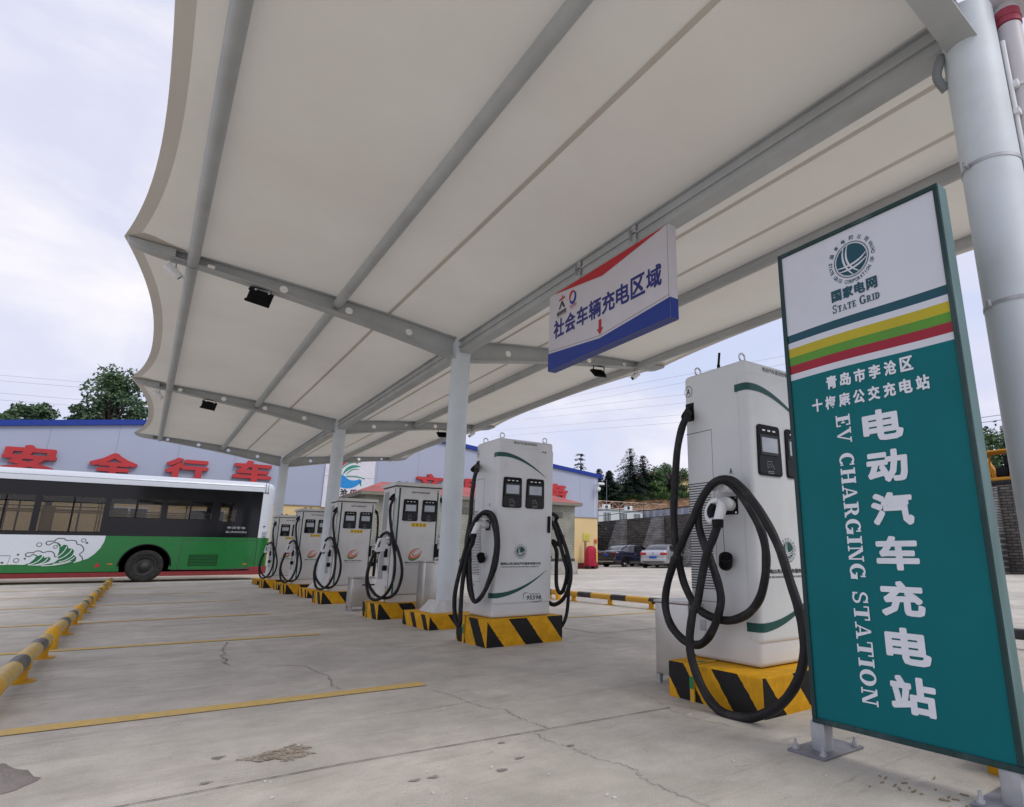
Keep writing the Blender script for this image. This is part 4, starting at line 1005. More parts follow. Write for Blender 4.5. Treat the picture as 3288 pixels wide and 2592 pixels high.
ch4 = charger_b('ev_charger', fourth, (2.81, 8.70, .202), GRP, '4')
for (x, y, lb, n) in ((2.81, 11.90, 'grey capped charger with an orange swirl, just left of the steel box with a slot', '3'),
                      (2.80, 15.20, 'small grey capped charger, third of the swirl chargers from the big white column', '2'),
                      (2.80, 18.18, 'smallest grey capped charger, beside the rear corner of the green bus', '1')):
    c = charger_b('ev_charger', lb, (x, y, .202), GRP, n)

# ------------------------------------------------------------------ steel boxes on feet
def steel_box(loc, w, d, h, label, slot=False):
    t = thing('steel_box', label, 'steel box', loc, 0, 'steel boxes beside the chargers')
    b = MB(); b.rbox(0, w, 0, d, .06, h - .02, .005, 2)
    b.build('body', M_inox, t)
    b = MB(); b.rbox(-.008, w + .008, -.008, d + .008, h - .018, h, .004, 2); b.box(w * .3, w * .7, -.014, -.008, h - .03, h - .004); b.build('lid', M_inox, t)
    for x in (0, w - .035):
        for y in (.0, d - .035):
            b = MB(); b.add([(x, y, .059), (x + .035, y, .059), (x + .035, y + .035, .059), (x, y + .035, .059), (x + .004, y, 0), (x + .026, y, 0), (x + .026, y + .026, 0), (x + .004, y + .026, 0)], [(0, 1, 5, 4), (1, 2, 6, 5), (2, 3, 7, 6), (3, 0, 4, 7), (7, 6, 5, 4)]); b.build('foot', M_galv, t)
    if slot:
        b = MB(); b.rbox(w * .42, w * .95, -.003, .002, h * .74, h * .785, .002); b.build('handle_slot', M_blackp, t)
    return t
steel_box((2.96, 3.03, 0), .34, .33, .54, 'plain steel box on feet between the two nearest chargers')
steel_box((3.06, 8.05, 0), .40, .26, .76, 'tall steel box against the foot of the white column in the row')
steel_box((2.70, 10.1, 0), .36, .26, .50, 'steel box with a dark handle slot between two swirl chargers', True)

# ------------------------------------------------------------------ yellow and black barriers
BY = band_mat('barrier_film', 1, 1.05, .34, (.62, .40, .06), (.015, .018, .022), .2, .55)
BY2 = band_mat('barrier_paint', 1, 1.0, .42, (.68, .36, .02), (.01, .012, .018), .1, .12)
YP = mat('barrier_yellow', (.68, .36, .015), .4, 0, .08, 10)
def barrier(name, loc, L, posts, label, m, group, r=.055, zc=.135, elbow=True):
    t = thing(name, label, 'barrier', loc, 0, group)
    b = MB(); b.tube([(0, .16 if elbow else 0, zc), (0, L, zc)], r, 20); b.build('rail', m, t)
    if elbow:
        b = MB(); b.tube(smooth_path([(0, -.02, 0), (0, -.02, zc * .45), (0, .0, zc * .80), (0, .055, zc), (0, .17, zc)], 5), r + .003, 20); b.build('elbow', YP, t)
    for y in posts:
        b = MB(); b.tube([(0, y, 0), (0, y, zc)], r * .85, 14); b.cyl((0, y, 0), (0, y, .012), r * 1.7, 16); b.rbox(-r * 1.05, r * 1.05, y - .05, y + .05, zc - r * .95, zc - r * .2, .006); b.build('post', YP, t)
    return t
for i, (y, lb) in enumerate(((4.68, 'worn yellow and black barrier pipe nearest the viewer at the left edge'), (7.82, 'second barrier pipe from the viewer in the left-hand row'),
                             (10.90, 'third barrier pipe from the viewer in the left-hand row'), (14.02, 'fourth barrier pipe from the viewer in the left-hand row'), (17.15, 'fifth barrier pipe from the viewer in the left-hand row'),
                             (20.2, 'farthest barrier pipe of the left-hand row, ending at the bus'))):
    barrier('parking_barrier', (-.535, y, 0), 2.60, (1.27, 2.5), lb, BY, 'worn barrier pipes in the left-hand row')
for y, lb in ((7.30, 'clean yellow and black barrier pipe between the two swoosh chargers'), (10.35, 'clean barrier pipe with a bent yellow end behind the green-swoosh charger'), (1.2, 'clean barrier pipe at the right edge behind the big column')):
    barrier('parking_barrier', (6.62, y, 0), 2.75, (.3, 1.38, 2.5), lb, BY2, 'clean barrier pipes on the right-hand side', .05, .13, y > 9)

# ------------------------------------------------------------------ hanging sign
hg = thing('hanging_sign', 'white hanging sign with blue Chinese lettering, a red wedge above and a blue wedge below', 'sign', (3.0, 4.95, 2.615))
# sign local frame: u = along the sign (towards the viewer = -Y), face looks to -X
HF = frame((0, 0, 0), (0, -1, 0), (0, 0, 1))
HW, HH, HD = 1.79, .80, .085
M_pan = mat('sign_white', (.60, .58, .62), .4, 0, .02)
M_blue = mat('sign_blue', (.018, .045, .27), .4)
M_navy = mat('letter_navy', (.03, .035, .20), .5)
b = MB(); b.rbox(0, HD, -HW, 0, 0, HH, .004, 2); b.build('panel', M_pan, hg)
b = MB()
P = lambda u, z, l=.002: on(HF, u, z, l)
b.poly([P(.0, -.0), P(HW, -.0), P(HW, .11), P(.80, .135), P(0, .11)][0:1] + [P(HW, 0), P(HW, .168), P(.875, .098), P(0, .182)], 0)
b.poly([(0, 0, -.0015), (0, -HW, -.0015), (HD, -HW, -.0015), (HD, 0, -.0015)][::-1], 0)
b.poly([(-.001, -HW - .002, 0), (HD, -HW - .002, 0), (HD, -HW - .002, .168), (-.001, -HW - .002, .168)], 0)
b.strip([P(0, .205), P(.875, .121), P(HW, .191)], .003, HF[3], 2)
b.poly([P(.083, HH - .003), P(.909, HH - .112), P(1.76, HH - .003)], 1)
b.build('wedge', [M_blue, M_red, M_grey], hg)
b = MB()
chars = '社会车辆充电区域'
for i, c in enumerate(chars): text(b, HF, c, .096 + i * .2025, .305, .188, .195, 0, .021)
b.build('blue_lettering', M_navy, hg)
b = MB(); b.poly([P(.855, .275), P(.855, .19), P(.828, .19), P(.876, .128), P(.924, .19), P(.897, .19), P(.897, .275)], 0); b.build('red_arrow', M_red, hg)
b = MB()
HP = HF; HF = frame((0, .02, .032), (0, -1.08, 0), (0, 0, 1.06)); HF = (HF[0], HF[1], HF[2], HP[3]); fr = HF
text(b, fr, '城运控股', .155, .475, .16, .042, 0, .02)
text(b, fr, 'CHENGYUN KONGGU', .155, .458, .16, .010, 0, 0)
b.poly([P(.185, .535), P(.215, .535), P(.24, .575), P(.265, .535), P(.295, .535), P(.25, .605), P(.23, .605)], 0)
b.poly([P(.19, .615), P(.29, .625), P(.29, .645), P(.25, .64), P(.25, .665), P(.235, .665), P(.235, .64), P(.19, .632)][0:8], 1)
for k, (a0, a1, m) in enumerate(((60, 200, 1), (200, 420, 2))):
    pts = [P(.415 + .045 * math.cos(R(a)), .585 + .055 * math.sin(R(a)), .002 + .0004 * k) for a in range(a0, a1 + 1, 10)]
    b.strip(pts, [.014 + .022 * math.sin(PI * i / (len(pts) - 1)) for i in range(len(pts))], HF[3], m)
text(b, fr, '城投能源', .37, .49, .11, .024, 1, .005)
text(b, fr, 'CHENGTOU', .38, .472, .09, .010, 1, 0)
b.build('emblem', [M_ink, M_red, M_blue], hg); HF = HP
b = MB(); b.box(-.0008, .001, -HW + .012, -HW + .015, .0, HH); b.build('edge_fold', M_grey, hg)
for u in (.42, 1.27):
    b = MB(); b.box(.06, .068, -u - .045, -u + .015, HH - .05, HH + .25); b.box(.03, .085, -u + .011, -u + .016, HH + .10, HH + .21)
    for z in (.03, .06, .19, .21):
        for dy in (.0, -.025): b.cyl((.056, -u - .012 + dy, HH + z), (.0605, -u - .012 + dy, HH + z), .006, 8)
    b.tube([(.062, -u + .01, HH + .15), (.03, -u - .06, HH + .10), (.045, -u - .13, HH + .0)], .004, 6)
    b.build('bracket', M_galv, hg)

# ------------------------------------------------------------------ green standing sign
sg = thing('standing_sign', 'tall green and white standing sign with striped bands and large white Chinese lettering', 'sign', (2.5, 1.80, 0))
SW, Z0, Z1, SD = .832, .125, 2.395, .085
SF = frame((0, 0, 0), (0, -1, 0), (0, 0, 1))
M_teal = mat('sign_teal', (.003, .140, .155), .38, 0, .05, 2.5, spec=.15)
M_pale = mat('sign_pale', (.64, .66, .72), .32, 0, .03, 3, dirt=.18, dcol=(.25, .33, .31))
M_frame = mat('frame_green', (.016, .045, .045), .45, 0, .2, 7, dirt=.5, dcol=(.15, .22, .22), stretch=(1, 1, .35))
M_side = mat('frame_side_green', (.09, .16, .16), .5, 0, .25, 6, dirt=.6, dcol=(.20, .28, .29), stretch=(2, 2, .4))
M_let = mat('letter_white', (.74, .76, .82), .4)
b = MB(); b.box(.012, SD, -SW + .003, -.003, Z0 + .003, Z1 - .003, 0); 
fw = .022
for (u0, u1, z0, z1) in ((0, SW, Z1 - fw, Z1), (0, SW, Z0, Z0 + fw), (0, fw, Z0 + fw, Z1 - fw), (SW - fw, SW, Z0 + fw, Z1 - fw)):
    b.rbox(0, SD + .002, -u1, -u0, z0, z1, .003, 1, 0, smooth=False)
b.box(.004, SD - .004, -SW - .0015, -SW - .0002, Z0 + .004, Z1 - .004, 1)
b.build('frame', [M_frame, M_side], sg)
b = MB()
def band(z0, z1, m, l):
    n = 12; vs = []
    for i in range(n + 1):
        u = fw + (SW - 2 * fw) * i / n; wv = .004 * math.sin(i / n * 5.0) * (1 if 1.6 < z0 else 0)
        wv2 = .004 * math.sin(i / n * 5.0) * (1 if 1.6 < z1 < 2.2 else 0)
        vs += [(.010, -u, z0 + wv), (.010, -u, z1 + wv2)]
    b.add(vs, [(2 * i, 2 * i + 2, 2 * i + 3, 2 * i + 1) for i in range(n)], m)
for z0, z1, m in ((1.936, Z1 - fw, 0), (1.894, 1.936, 1), (1.863, 1.894, 0), (1.817, 1.863, 2), (1.774, 1.817, 3), (1.729, 1.774, 4), (1.697, 1.729, 0), (Z0 + fw, 1.697, 5)): band(z0, z1, m, 0)
M_tealb = mat('band_teal', (.010, .075, .105), .35)
b.build('face', [M_pale, M_tealb, mat('band_yellow', (.48, .40, .022), .4), mat('band_green', (.10, .29, .035), .4), mat('band_red', (.32, .016, .035), .4), M_teal], sg)
b = MB(); FF = frame((.0098, 0, 0), (0, -1, 0), (0, 0, 1))
U = lambda y: 1.80 - y
globe_logo(b, FF, U(1.392), 2.212, .0785, 0, 1)
for i, c in enumerate('国家电网'): text(b, FF, c, .288 + i * .060, 2.028, .053, .058, 0, .03)
serif_text(b, FF, 'STATE GRID', .287, 1.972, .042, .238, 0, caps=.76)
b.build('emblem', [M_tealb, M_pale], sg)
b = MB()
for i, c in enumerate('青岛市李沧区'): text(b, FF, c, .218 + i * .0718, 1.608, .056, .064, 0, .028)
for i, c in enumerate('十梅庵公交充电站'): text(b, FF, c, .132 + i * .0718, 1.512, .056, .064, 0, .028)
b.build('station_lettering', M_let, sg); b = MB()
for i, c in enumerate('电动汽车充电站'):
    zt = 1.465 - i * .1812; text(b, FF, c, .378, zt - .137, .182, .139, 0, .036)
b.build('title_lettering', M_let, sg); b = MB()
VF = (FF[0], Vector((0, 0, -1)), Vector((0, -1, 0)), FF[3])
serif_text(b, VF, 'EV CHARGING STATION', -1.474, .250, .071, 1.232, 0)
b.build('english_lettering', M_let, sg)
for y in (.0, -.76):
    b = MB(); b.rbox(.012, .078, y - .05, y + .02, .008, Z0 + .003, .004, 2); p = b.build('post', M_galv, sg)
    b = MB(); b.rbox(-.065, .235, y - .095, y + .095, 0, .011, .002, 1, smooth=False)
    b.build('base_plate', mat('plate_steel', (.24, .25, .28), .5, .6, .25, 9, dirt=.5, dcol=(.20, .12, .07)), p)
    for bx in (-.035, .205):
        for by in (-.07, .07):
            b = MB(); b.cyl((bx, y + by, .011), (bx, y + by, .019), .016, 12); b.tube([(bx, y + by, .019), (bx, y + by, .031)], .0115, 6, smooth=False); b.cyl((bx, y + by, .031), (bx, y + by, .05), .006, 10); b.build('anchor_bolt', M_galv, p)

# ------------------------------------------------------------------ city bus, seen from its near side, tail to the right
M_bw = mat('bus_white', (.56, .60, .65), .25, 0, .02, 1, coat=.4, dirt=.08)
M_bg = mat('bus_green', (.010, .145, .03), .28, 0, .06, 1.2, coat=.4, dirt=.2, dcol=(.03, .10, .04))
M_bb = mat('bus_black_glass', (.004, .0045, .006), .10, 0, 0, spec=.35)
M_tint = glass_mat('tinted_pane', (.70, .69, .67))
M_tyre = mat('tyre_rubber', (.022, .021, .02), .8, 0, .3, 20, dirt=.5, dcol=(.10, .09, .08))
M_rim = mat('dusty_rim', (.055, .055, .055), .6, .2, .25, 8)
M_inn = mat('bus_interior', (.45, .44, .42), .7)
M_rail = mat('grab_rail_yellow', (.62, .36, .04), .4)
M_wave = mat('wave_green', (.012, .13, .05), .35)
M_wline = mat('wave_line', (.10, .11, .11), .4)
M_wpale = mat('wave_white', (.66, .68, .68), .35)
YB, YF = 24.04, 26.54
XR, XFR = 3.57, -8.35
bus = thing('city_bus', 'white and green city bus with a wave mural, parked across the far end', 'bus', (0, YB, 0))
Yl = lambda v: v - YB
SILL, WT = 1.385, 2.93
def side_poly(mb, pts, mi, y=0.0, flip=False):
    P = [(x, y, z) for x, z in pts]; mb.poly(P[::-1] if flip else P, mi)
arch = lambda cx, r: [(cx + r * math.cos(R(a)), .48 + r * math.sin(R(a))) for a in range(170, 5, -8)]
b = MB()
CURVE = [(-.877, SILL), (-.891, 1.208), (-.956, 1.015), (-1.063, .847), (-1.193, .717), (-1.307, .671), (-1.45, .61), (-1.7, .545), (-2.0, .52), (-2.35, .53), (-2.75, .56), (-3.1, .555), (-3.6, .53), (-4.6, .53)]
W_ = 5.8
for y, fl in ((0, False), (YF - YB, True)):
    # white part ahead of the curve, green below and behind it
    side_poly(b, [(XFR + .2, SILL), (XFR + .2, .55), (-5.6 - .75, .53)] + [(-5.6 + .62 * math.cos(R(a)), .48 + .62 * math.sin(R(a))) for a in range(172, 6, -9)] + [(-4.9, .53)] + CURVE[::-1], 0, y, not fl)
    side_poly(b, CURVE + [(-4.9, .53), (-4.93, .33), (-.42, .33), (-.44, .52)] + arch(.19, .64) + [(.80, .38), (2.25, .36), (3.18, .44), (3.18, SILL)], 1, y, fl)
shell = b.build('body', [M_bw, M_bg], bus)
# dark window band with its openings
def wband(y, flip, name):
    wins = [(-7.7, -6.4, 1.48), (-6.2, -4.9, 1.48), (-4.75, -3.95, 1.48), (-3.85, -2.63, 1.48), (-2.48, -1.05, 1.48), (-.91, .38, 1.93), (.54, 1.74, 1.93), (1.98, 2.44, 1.89)]
    b = MB(); x = XFR + .25; t = .05 if not flip else -.05
    def q(x0, x1, z0, z1): b.box(x0, x1, min(y, y + t), max(y, y + t), z0, z1)
    for x0, x1, z0 in wins:
        q(x, x0, SILL + .004, WT); q(x0, x1, SILL + .004, z0); q(x0, x1, 2.51, WT); x = x1
    q(x, 3.17, SILL + .004, WT)
    o = b.build('window_band', M_bb, bus)
    for x0, x1, z0 in wins:
        g = MB(); yy = y + t * .5; g.box(x0 + .001, x1 - .001, yy - .003, yy + .003, z0 + .001, 2.509); p = g.build('window_pane', M_tint, o)
        f = MB(); xm = (x0 + x1) / 2
        if x1 - x0 > .7:
            f.box(xm - .022, xm + .022, y + t * .1, y + t * .9, z0, 2.50)
            f.box(x0, x1, y + t * .1, y + t * .9, 2.33, 2.36) if z0 < 1.6 else None
            f.box(x0, x1, y + t * .1, y + t * .9, z0, z0 + .02)
        else: f.box(x0, x1, y + t * .1, y + t * .9, z0, z0 + .015)
        f.build('window_bar', M_blackp, o)
    return o
wband(0, False, 'near'); wband(YF - YB, True, 'far')
# roof, tail and nose: plan outline with rounded corners, drawn in rings
def plan(inset, rc):
    P = []; x0, x1, y0, y1 = XFR + inset, XR - inset, inset, YF - YB - inset
    r = max(.02, rc - inset * .6)
    for cx, cy, a0 in ((x1 - r, y0 + r, -90), (x1 - r, y1 - r, 0), (x0 + r, y1 - r, 90), (x0 + r, y0 + r, 180)):
        for i in range(7): a = R(a0 + 15 * i); P.append((cx + r * math.cos(a), cy + r * math.sin(a)))
    return P
b = MB(); rings = []; K = 28
for i in range(9):
    a = PI / 2 * i / 8; rings.append([(x, y, WT + .12 + .24 * math.sin(a)) for x, y in plan(.24 * (1 - math.cos(a)), .38)])
rings.insert(0, [(x, y, WT + .0) for x, y in plan(0, .38)])
vs = [p for r in rings for p in r]
b.add(vs, [(k * K + i, k * K + (i + 1) % K, (k + 1) * K + (i + 1) % K, (k + 1) * K + i) for k in range(9) for i in range(K)], 0, True)
b.add(rings[-1], [list(range(K))], 0)
roof = b.build('roof', M_bw, bus)
b = MB(); b.box(-8, 3.15, -.006, -.001, WT - .015, WT + .012); b.box(3.10, 3.34, -.008, -.001, WT - .03, WT - .005)
b.box(3.215, 3.23, -.004, .001, WT, WT + .33); b.box(3.30, 3.31, -.004, .001, WT, WT + .33); b.box(-8, 3.2, -.0025, .001, WT + .17, WT + .176)
b.build('gutter', M_blackp, roof)
for nm, x0, x1, rev in (('tail', 3.17, XR, False), ('nose', XFR, XFR + .25, True)):
    b = MB(); r = .38; ys = YF - YB
    P = [(3.17, 0)] + [(XR - r + r * math.sin(R(a)), r - r * math.cos(R(a))) for a in range(0, 91, 10)] + [(XR - r + r * math.sin(R(a)), ys - r - r * math.cos(R(a))) for a in range(90, 181, 10)] + [(3.17, ys)]
    if rev: P = [(XFR + .25, 0), (XFR + .15, 0), (XFR, .3), (XFR, ys - .3), (XFR + .15, ys), (XFR + .25, ys)]
    n = len(P)
    for z0, z1, m in ((SILL, WT, 0), (.44, SILL, 1)):
        vs = [(x, y, z0) for x, y in P] + [(x, y, z1) for x, y in P]
        f = [(i, i + 1, i + 1 + n, i + n) for i in range(n - 1)]
        b.add(vs, [q[::-1] for q in f] if rev else f, m, True)
    b.build(nm, [M_bw, M_bg if not rev else M_bw], bus)
b = MB(); b.box(3.28, 3.44, .0, .06, 1.42, 1.60, 0); 
for k in range(8): b.box(3.29, 3.43, -.004, .0, 1.43 + k * .022, 1.437 + k * .022, 1)
b.rbox(3.30, 3.36, -.02, .02, 1.76, 1.79, .008, 2, 1); b.build('tail_vent', [M_bw, M_grey], bus)
# floor, ceiling, seats and grab rails inside
b = MB(); b.box(XFR + .3, 3.1, .52, YF - YB - .52, .34, .40); b.box(-1.0, 3.1, .52, YF - YB - .52, .402, .95); b.box(-1.0, 3.1, .06, YF - YB - .06, 1.20, 1.24); b.box(XFR + .3, 3.2, .06, YF - YB - .06, 2.92, 2.95); b.box(2.62, 2.68, .06, YF - YB - .06, .96, 2.9)
inn = b.build('interior', M_inn, bus)
b = MB()
for y in (.55, 1.95):
    b.tube([(-8, y, 2.14), (2.6, y, 2.14)], .018, 8)
for x in (-6.6, -5.0, -3.45, -2.45, -1.2): 
    for y in (.55, 1.95): b.tube([(x, y, .41), (x, y, 2.9)], .017, 8)
b.tube([(-.9, .3, 2.0), (2.6, .3, 2.0)], .016, 8); b.tube([(-4.2, .25, 2.1), (-1.1, .25, 2.1)], .016, 8)
b.rbox(-2.5, -2.2, .5, .58, 1.42, 2.25, .02)
b.build('grab_rail', M_rail, inn)
b = MB()
for x in (-6.8, -6.0, -4.4, .1, .95, 1.8):
    z = .41 if x < -1 else .955
    for y in (.25, .75, 1.75, 2.15):
        b.rbox(x, x + .44, y - .2, y + .2, z + .35, z + .43, .02); b.rbox(x + .38, x + .46, y - .2, y + .2, z + .43, z + .86, .03)
b.build('seat_row', mat('seat_blue', (.06, .07, .10), .6), inn)
# wheels
def wheel(x, y, sgn):
    b = MB(); Mx = Matrix.Translation((x, y, .485)) @ Matrix.Rotation(R(90) * sgn, 4, 'X')
    b.lathe([(.285, .0), (.30, .0), (.315, .02), (.42, .03), (.465, .012), (.485, -.03), (.485, -.22), (.46, -.26), (.30, -.27)], Mx, 40)
    w = b.build('wheel', M_tyre, bus)
    b = MB(); b.lathe([(.295, .005), (.29, .015), (.27, .0), (.26, -.06), (.19, -.075), (.17, -.06), (.16, -.02), (.11, .01), (.10, .05), (.0, .055)], Mx, 36, 0)
    for k in range(10):
        a = 2 * PI * k / 10; p = Mx @ Vector((.135 * math.cos(a), .135 * math.sin(a), -.01)); q = Mx @ Vector((.135 * math.cos(a), .135 * math.sin(a), .02)); b.cyl(p, q, .014, 8)
    b.build('rim', M_rim, w)
for x in (.19, -5.6):
    wheel(x, .03, 1); wheel(x, YF - YB - .03, -1)
b = MB()
for x in (.19, -5.6):
    for y0, y1 in ((.02, .5), (YF - YB - .5, YF - YB - .02)):
        P = [(x + .66 * math.cos(R(a)), .48 + .66 * math.sin(R(a))) for a in range(-8, 189, 14)]
        n = len(P); b.add([(px, y0, pz) for px, pz in P] + [(px, y1, pz) for px, pz in P], [(i, i + 1, i + 1 + n, i + n) for i in range(n - 1)], 0, True)
b.box(-4.8, 3.1, .5, 2.0, .30, .335)
for x in (.19, -5.6): b.box(x - .7, x + .7, .49, .50, .32, 1.2); b.box(x - .7, x + .7, 2.0, 2.01, .32, 1.2); b.build('wheel_housing', M_blackp, bus)
b = MB()
P = [(.19 + .655 * math.cos(R(a)), -.008, .48 + .655 * math.sin(R(a))) for a in range(0, 181, 9)]; b.tube(P, .022, 8); b.build('arch_trim', M_blackp, bus)
# engine flap, grille, small lights
b = MB()
for pts in (([(1.07, 1.285), (1.02, .37)]), [(1.07, 1.285), (3.17, 1.30)]): b.strip([(x, -.003, z) for x, z in pts], .016, (0, -1, 0), 0)
b.strip([(x, -.003, z) for x, z in ((2.9, .60), (3.05, .60), (3.05, .75), (2.9, .75), (2.9, .60))], .008, (0, -1, 0), 0)
b.strip([(x, -.003, z) for x, z in ((-4.5, .80), (-2.88, .80))], .014, (0, -1, 0), 0); b.strip([(x, -.003, z) for x, z in ((-2.88, .80), (-2.93, .34))], .008, (0, -1, 0), 0)
b.build('flap_outline', M_grey, bus)
b = MB(); b.box(1.30, 2.09, -.004, -.001, .48, .83, 0)
for k in range(7): b.box(1.32, 2.07, -.012, -.004, .50 + k * .047, .52 + k * .047, 1)
b.build('grille', [mat('grille_dark', (.004, .02, .008), .6), M_bg], bus)
b = MB(); b.rbox(2.82, 2.94, -.012, 0, .50, .535, .005); b.rbox(-.72, -.6, -.012, 0, .53, .565, .005); b.build('marker_light', mat('amber_lens', (.55, .18, .02), .3), bus)
b = MB(); b.poly([(-1.02, -.003, .47), (-.88, -.003, .47), (-.95, -.003, .60)], 0); b.build('warning_mark', M_red, bus)
b = MB(); BF = frame((0, 0, 0), (1, 0, 0), (0, 0, 1))
text(b, BF, '申沃客车', 2.24, 1.66, .53, .085, 0, .015, .003); text(b, BF, 'SUNWIN', 2.21, 1.53, .60, .066, 0, .02, .003); b.build('maker_lettering', mat('letter_silver', (.30, .32, .34), .4), bus)
# wave mural
CLOUD1 = [(-1.908, 1.15), (-2.02, 1.172), (-2.133, 1.101), (-2.196, 1.159), (-2.15, 1.205), (-2.009, 1.214), (-1.997, 1.254), (-1.931, 1.29), (-1.822, 1.287), (-1.749, 1.234), (-1.631, 1.242), (-1.534, 1.213), (-1.502, 1.13), (-1.415, 1.107), (-1.335, 1.013), (-1.331, .93), (-1.399, .836), (-1.33, .753), (-1.307, .671)]
CLOUD2 = [(-2.366, .813), (-2.422, .836), (-2.481, .78), (-2.552, .791), (-2.575, .848), (-2.516, .882), (-2.413, .889), (-2.368, .928), (-2.28, .928), (-2.212, .889), (-2.103, .921), (-2.011, .905), (-1.955, .836), (-1.945, .778), (-1.861, .755), (-1.842, .697), (-1.892, .617)]
WAVE1 = [(-1.964, 1.161), (-1.888, 1.138), (-1.853, 1.092), (-1.862, 1.034), (-1.794, 1.116), (-1.708, 1.093), (-1.676, 1.011), (-1.592, 1.0), (-1.535, .93), (-1.549, .848), (-1.46, .754), (-1.454, .66), (-1.523, .579), (-1.696, .522), (-1.944, .502), (-2.366, .507), (-2.095, .561), (-1.925, .605), (-1.835, .709), (-1.886, .801), (-1.87, .917), (-1.884, 1.057)]
WAVE2 = [(-2.422, .836), (-2.351, .829), (-2.309, .791), (-2.245, .825), (-2.187, .79), (-2.161, .744), (-2.059, .767), (-2.014, .709), (-2.054, .629), (-2.236, .562), (-2.61, .532), (-2.45, .598), (-2.366, .711), (-2.336, .791)]
b = MB()
sm = lambda P: [(p.x, p.y, p.z) for p in smooth_path([(x, -.003, z) for x, z in P], 4)]
for P in (CLOUD1, CLOUD2): b.strip(sm(P), .026, (0, -1, 0), 0)
for i, P in enumerate((WAVE1, WAVE2)): b.poly([(x, -.004 - .0003 * i, z) for x, z in P][::-1], 1)
for k, P in enumerate((bez((-1.90, .75), (-1.75, .88), (-1.72, 1.06)), bez((-1.86, .70), (-1.66, .78), (-1.60, .98)), bez((-1.83, .62), (-1.55, .70), (-1.52, .90)), bez((-1.95, .56), (-1.6, .60), (-1.50, .76)), bez((-2.48, .545), (-2.25, .60), (-2.20, .80)), bez((-2.30, .55), (-2.12, .60), (-2.08, .74)), bez((-2.2, .52), (-1.8, .52), (-1.56, .64)))):
    b.strip([(x, -.005 - .0003 * k, z) for x, z in P], .020, (0, -1, 0), 2)
b.strip(sm([(-4.5, .545), (-3.6, .545), (-3.05, .565), (-2.7, .575), (-2.35, .545), (-2.0, .535), (-1.7, .56), (-1.45, .625), (-1.307, .685)]), .024, (0, -1, 0), 2)
for x, z, r, f in ((-2.33, 1.11, .055, 0), (-1.97, 1.05, .042, 0), (-1.37, 1.24, .05, 0), (-1.285, 1.17, .032, 1), (-2.74, .67, .055, 0), (-2.73, .83, .028, 1), (-2.57, .72, .026, 1), (-3.02, .61, .032, 1)):
    c = [(x + r * math.cos(2 * PI * i / 20), -.0035, z + r * math.sin(2 * PI * i / 20)) for i in range(21)]
    if f: b.poly(c[:-1], 0)
    else: b.strip(c, .018, (0, -1, 0), 0)
b.build('wave_mural', [M_wline, M_wave, M_wpale], bus)

# ------------------------------------------------------------------ long depot building with a blue edged gable
M_panel = mat('depot_panel', (.36, .40, .51), .5, 0, .03, .4, dirt=.10, dcol=(.35, .36, .40))
M_cream = mat('cream_render', (.66, .50, .26), .8, 0, .06, .6, dirt=.15, dcol=(.45, .34, .2))
M_dred = mat('dark_red_render', (.22, .035, .04), .75, 0, .15, 2)
M_blued = mat('roof_blue', (.012, .04, .27), .45)
M_roofs = mat('roof_sheet', (.10, .18, .42), .5)
WY, WX0, WX1, APX, APZ, EVZ = 30.4, -9.4, 22.25, 7.6, 7.04, 5.49
roofz = lambda x: APZ - (.106 * (x - APX) if x > APX else .134 * (APX - x))
dep = thing('depot_building', 'long pale blue depot with blue roof edge, cream lower wall and red raised characters', 'building', (0, WY, 0))
b = MB()
b.add([(WX0, 0, 3.02), (WX1, 0, 3.02), (WX1, 0, roofz(WX1)), (APX, 0, APZ), (WX0, 0, roofz(WX0)), (WX1, 40, 3.02), (WX1, 40, roofz(WX1))], [(0, 1, 2, 3, 4), (1, 5, 6, 2)], 0)
random.seed(2)
x = WX0
while x < WX1 - .3:
    x += 2.02; b.box(x, x + .02, -.004, .001, 3.03, roofz(x) - .02, 1)
b.box(WX0, WX1 + .02, -.03, .0, 2.99, 3.018, 1)
b.build('upper_wall', [M_panel, mat('panel_joint', (.28, .31, .39), .6)], dep)
b = MB(); b.add([(WX0, .03, .34), (WX1, .03, .34), (WX1, .03, 3.0), (WX0, .03, 3.0), (WX1, 40, .34), (WX1, 40, 3.0)], [(0, 1, 2, 3), (1, 4, 5, 2)]); b.build('lower_wall', M_cream, dep)
b = MB(); b.box(WX0, WX1 + .04, -.03, .03, 0, .34); b.box(WX1, WX1 + .04, .03, 40, 0, .34); b.build('base_band', M_dred, dep)
b = MB(); T = .19
for x0, x1 in ((WX0 - .3, APX), (APX, WX1 + .25)):
    z0, z1 = roofz(x0), roofz(x1)
    b.prism([(x0, -.12, z0 - .02), (x1, -.12, z1 - .02), (x1, -.12, z1 + T), (x0, -.12, z0 + T)], (0, .14, 0), 0)
    b.add([(x0, -.1, z0 + T - .01), (x1, -.1, z1 + T - .01), (x1, 40, z1 + T - .01), (x0, 40, z0 + T - .01)], [(0, 1, 2, 3)], 1)
b.box(WX1 + .1, WX1 + .28, -.14, 40, EVZ - .06, EVZ + .13, 0)
b.build('roof', [M_blued, M_roofs], dep)
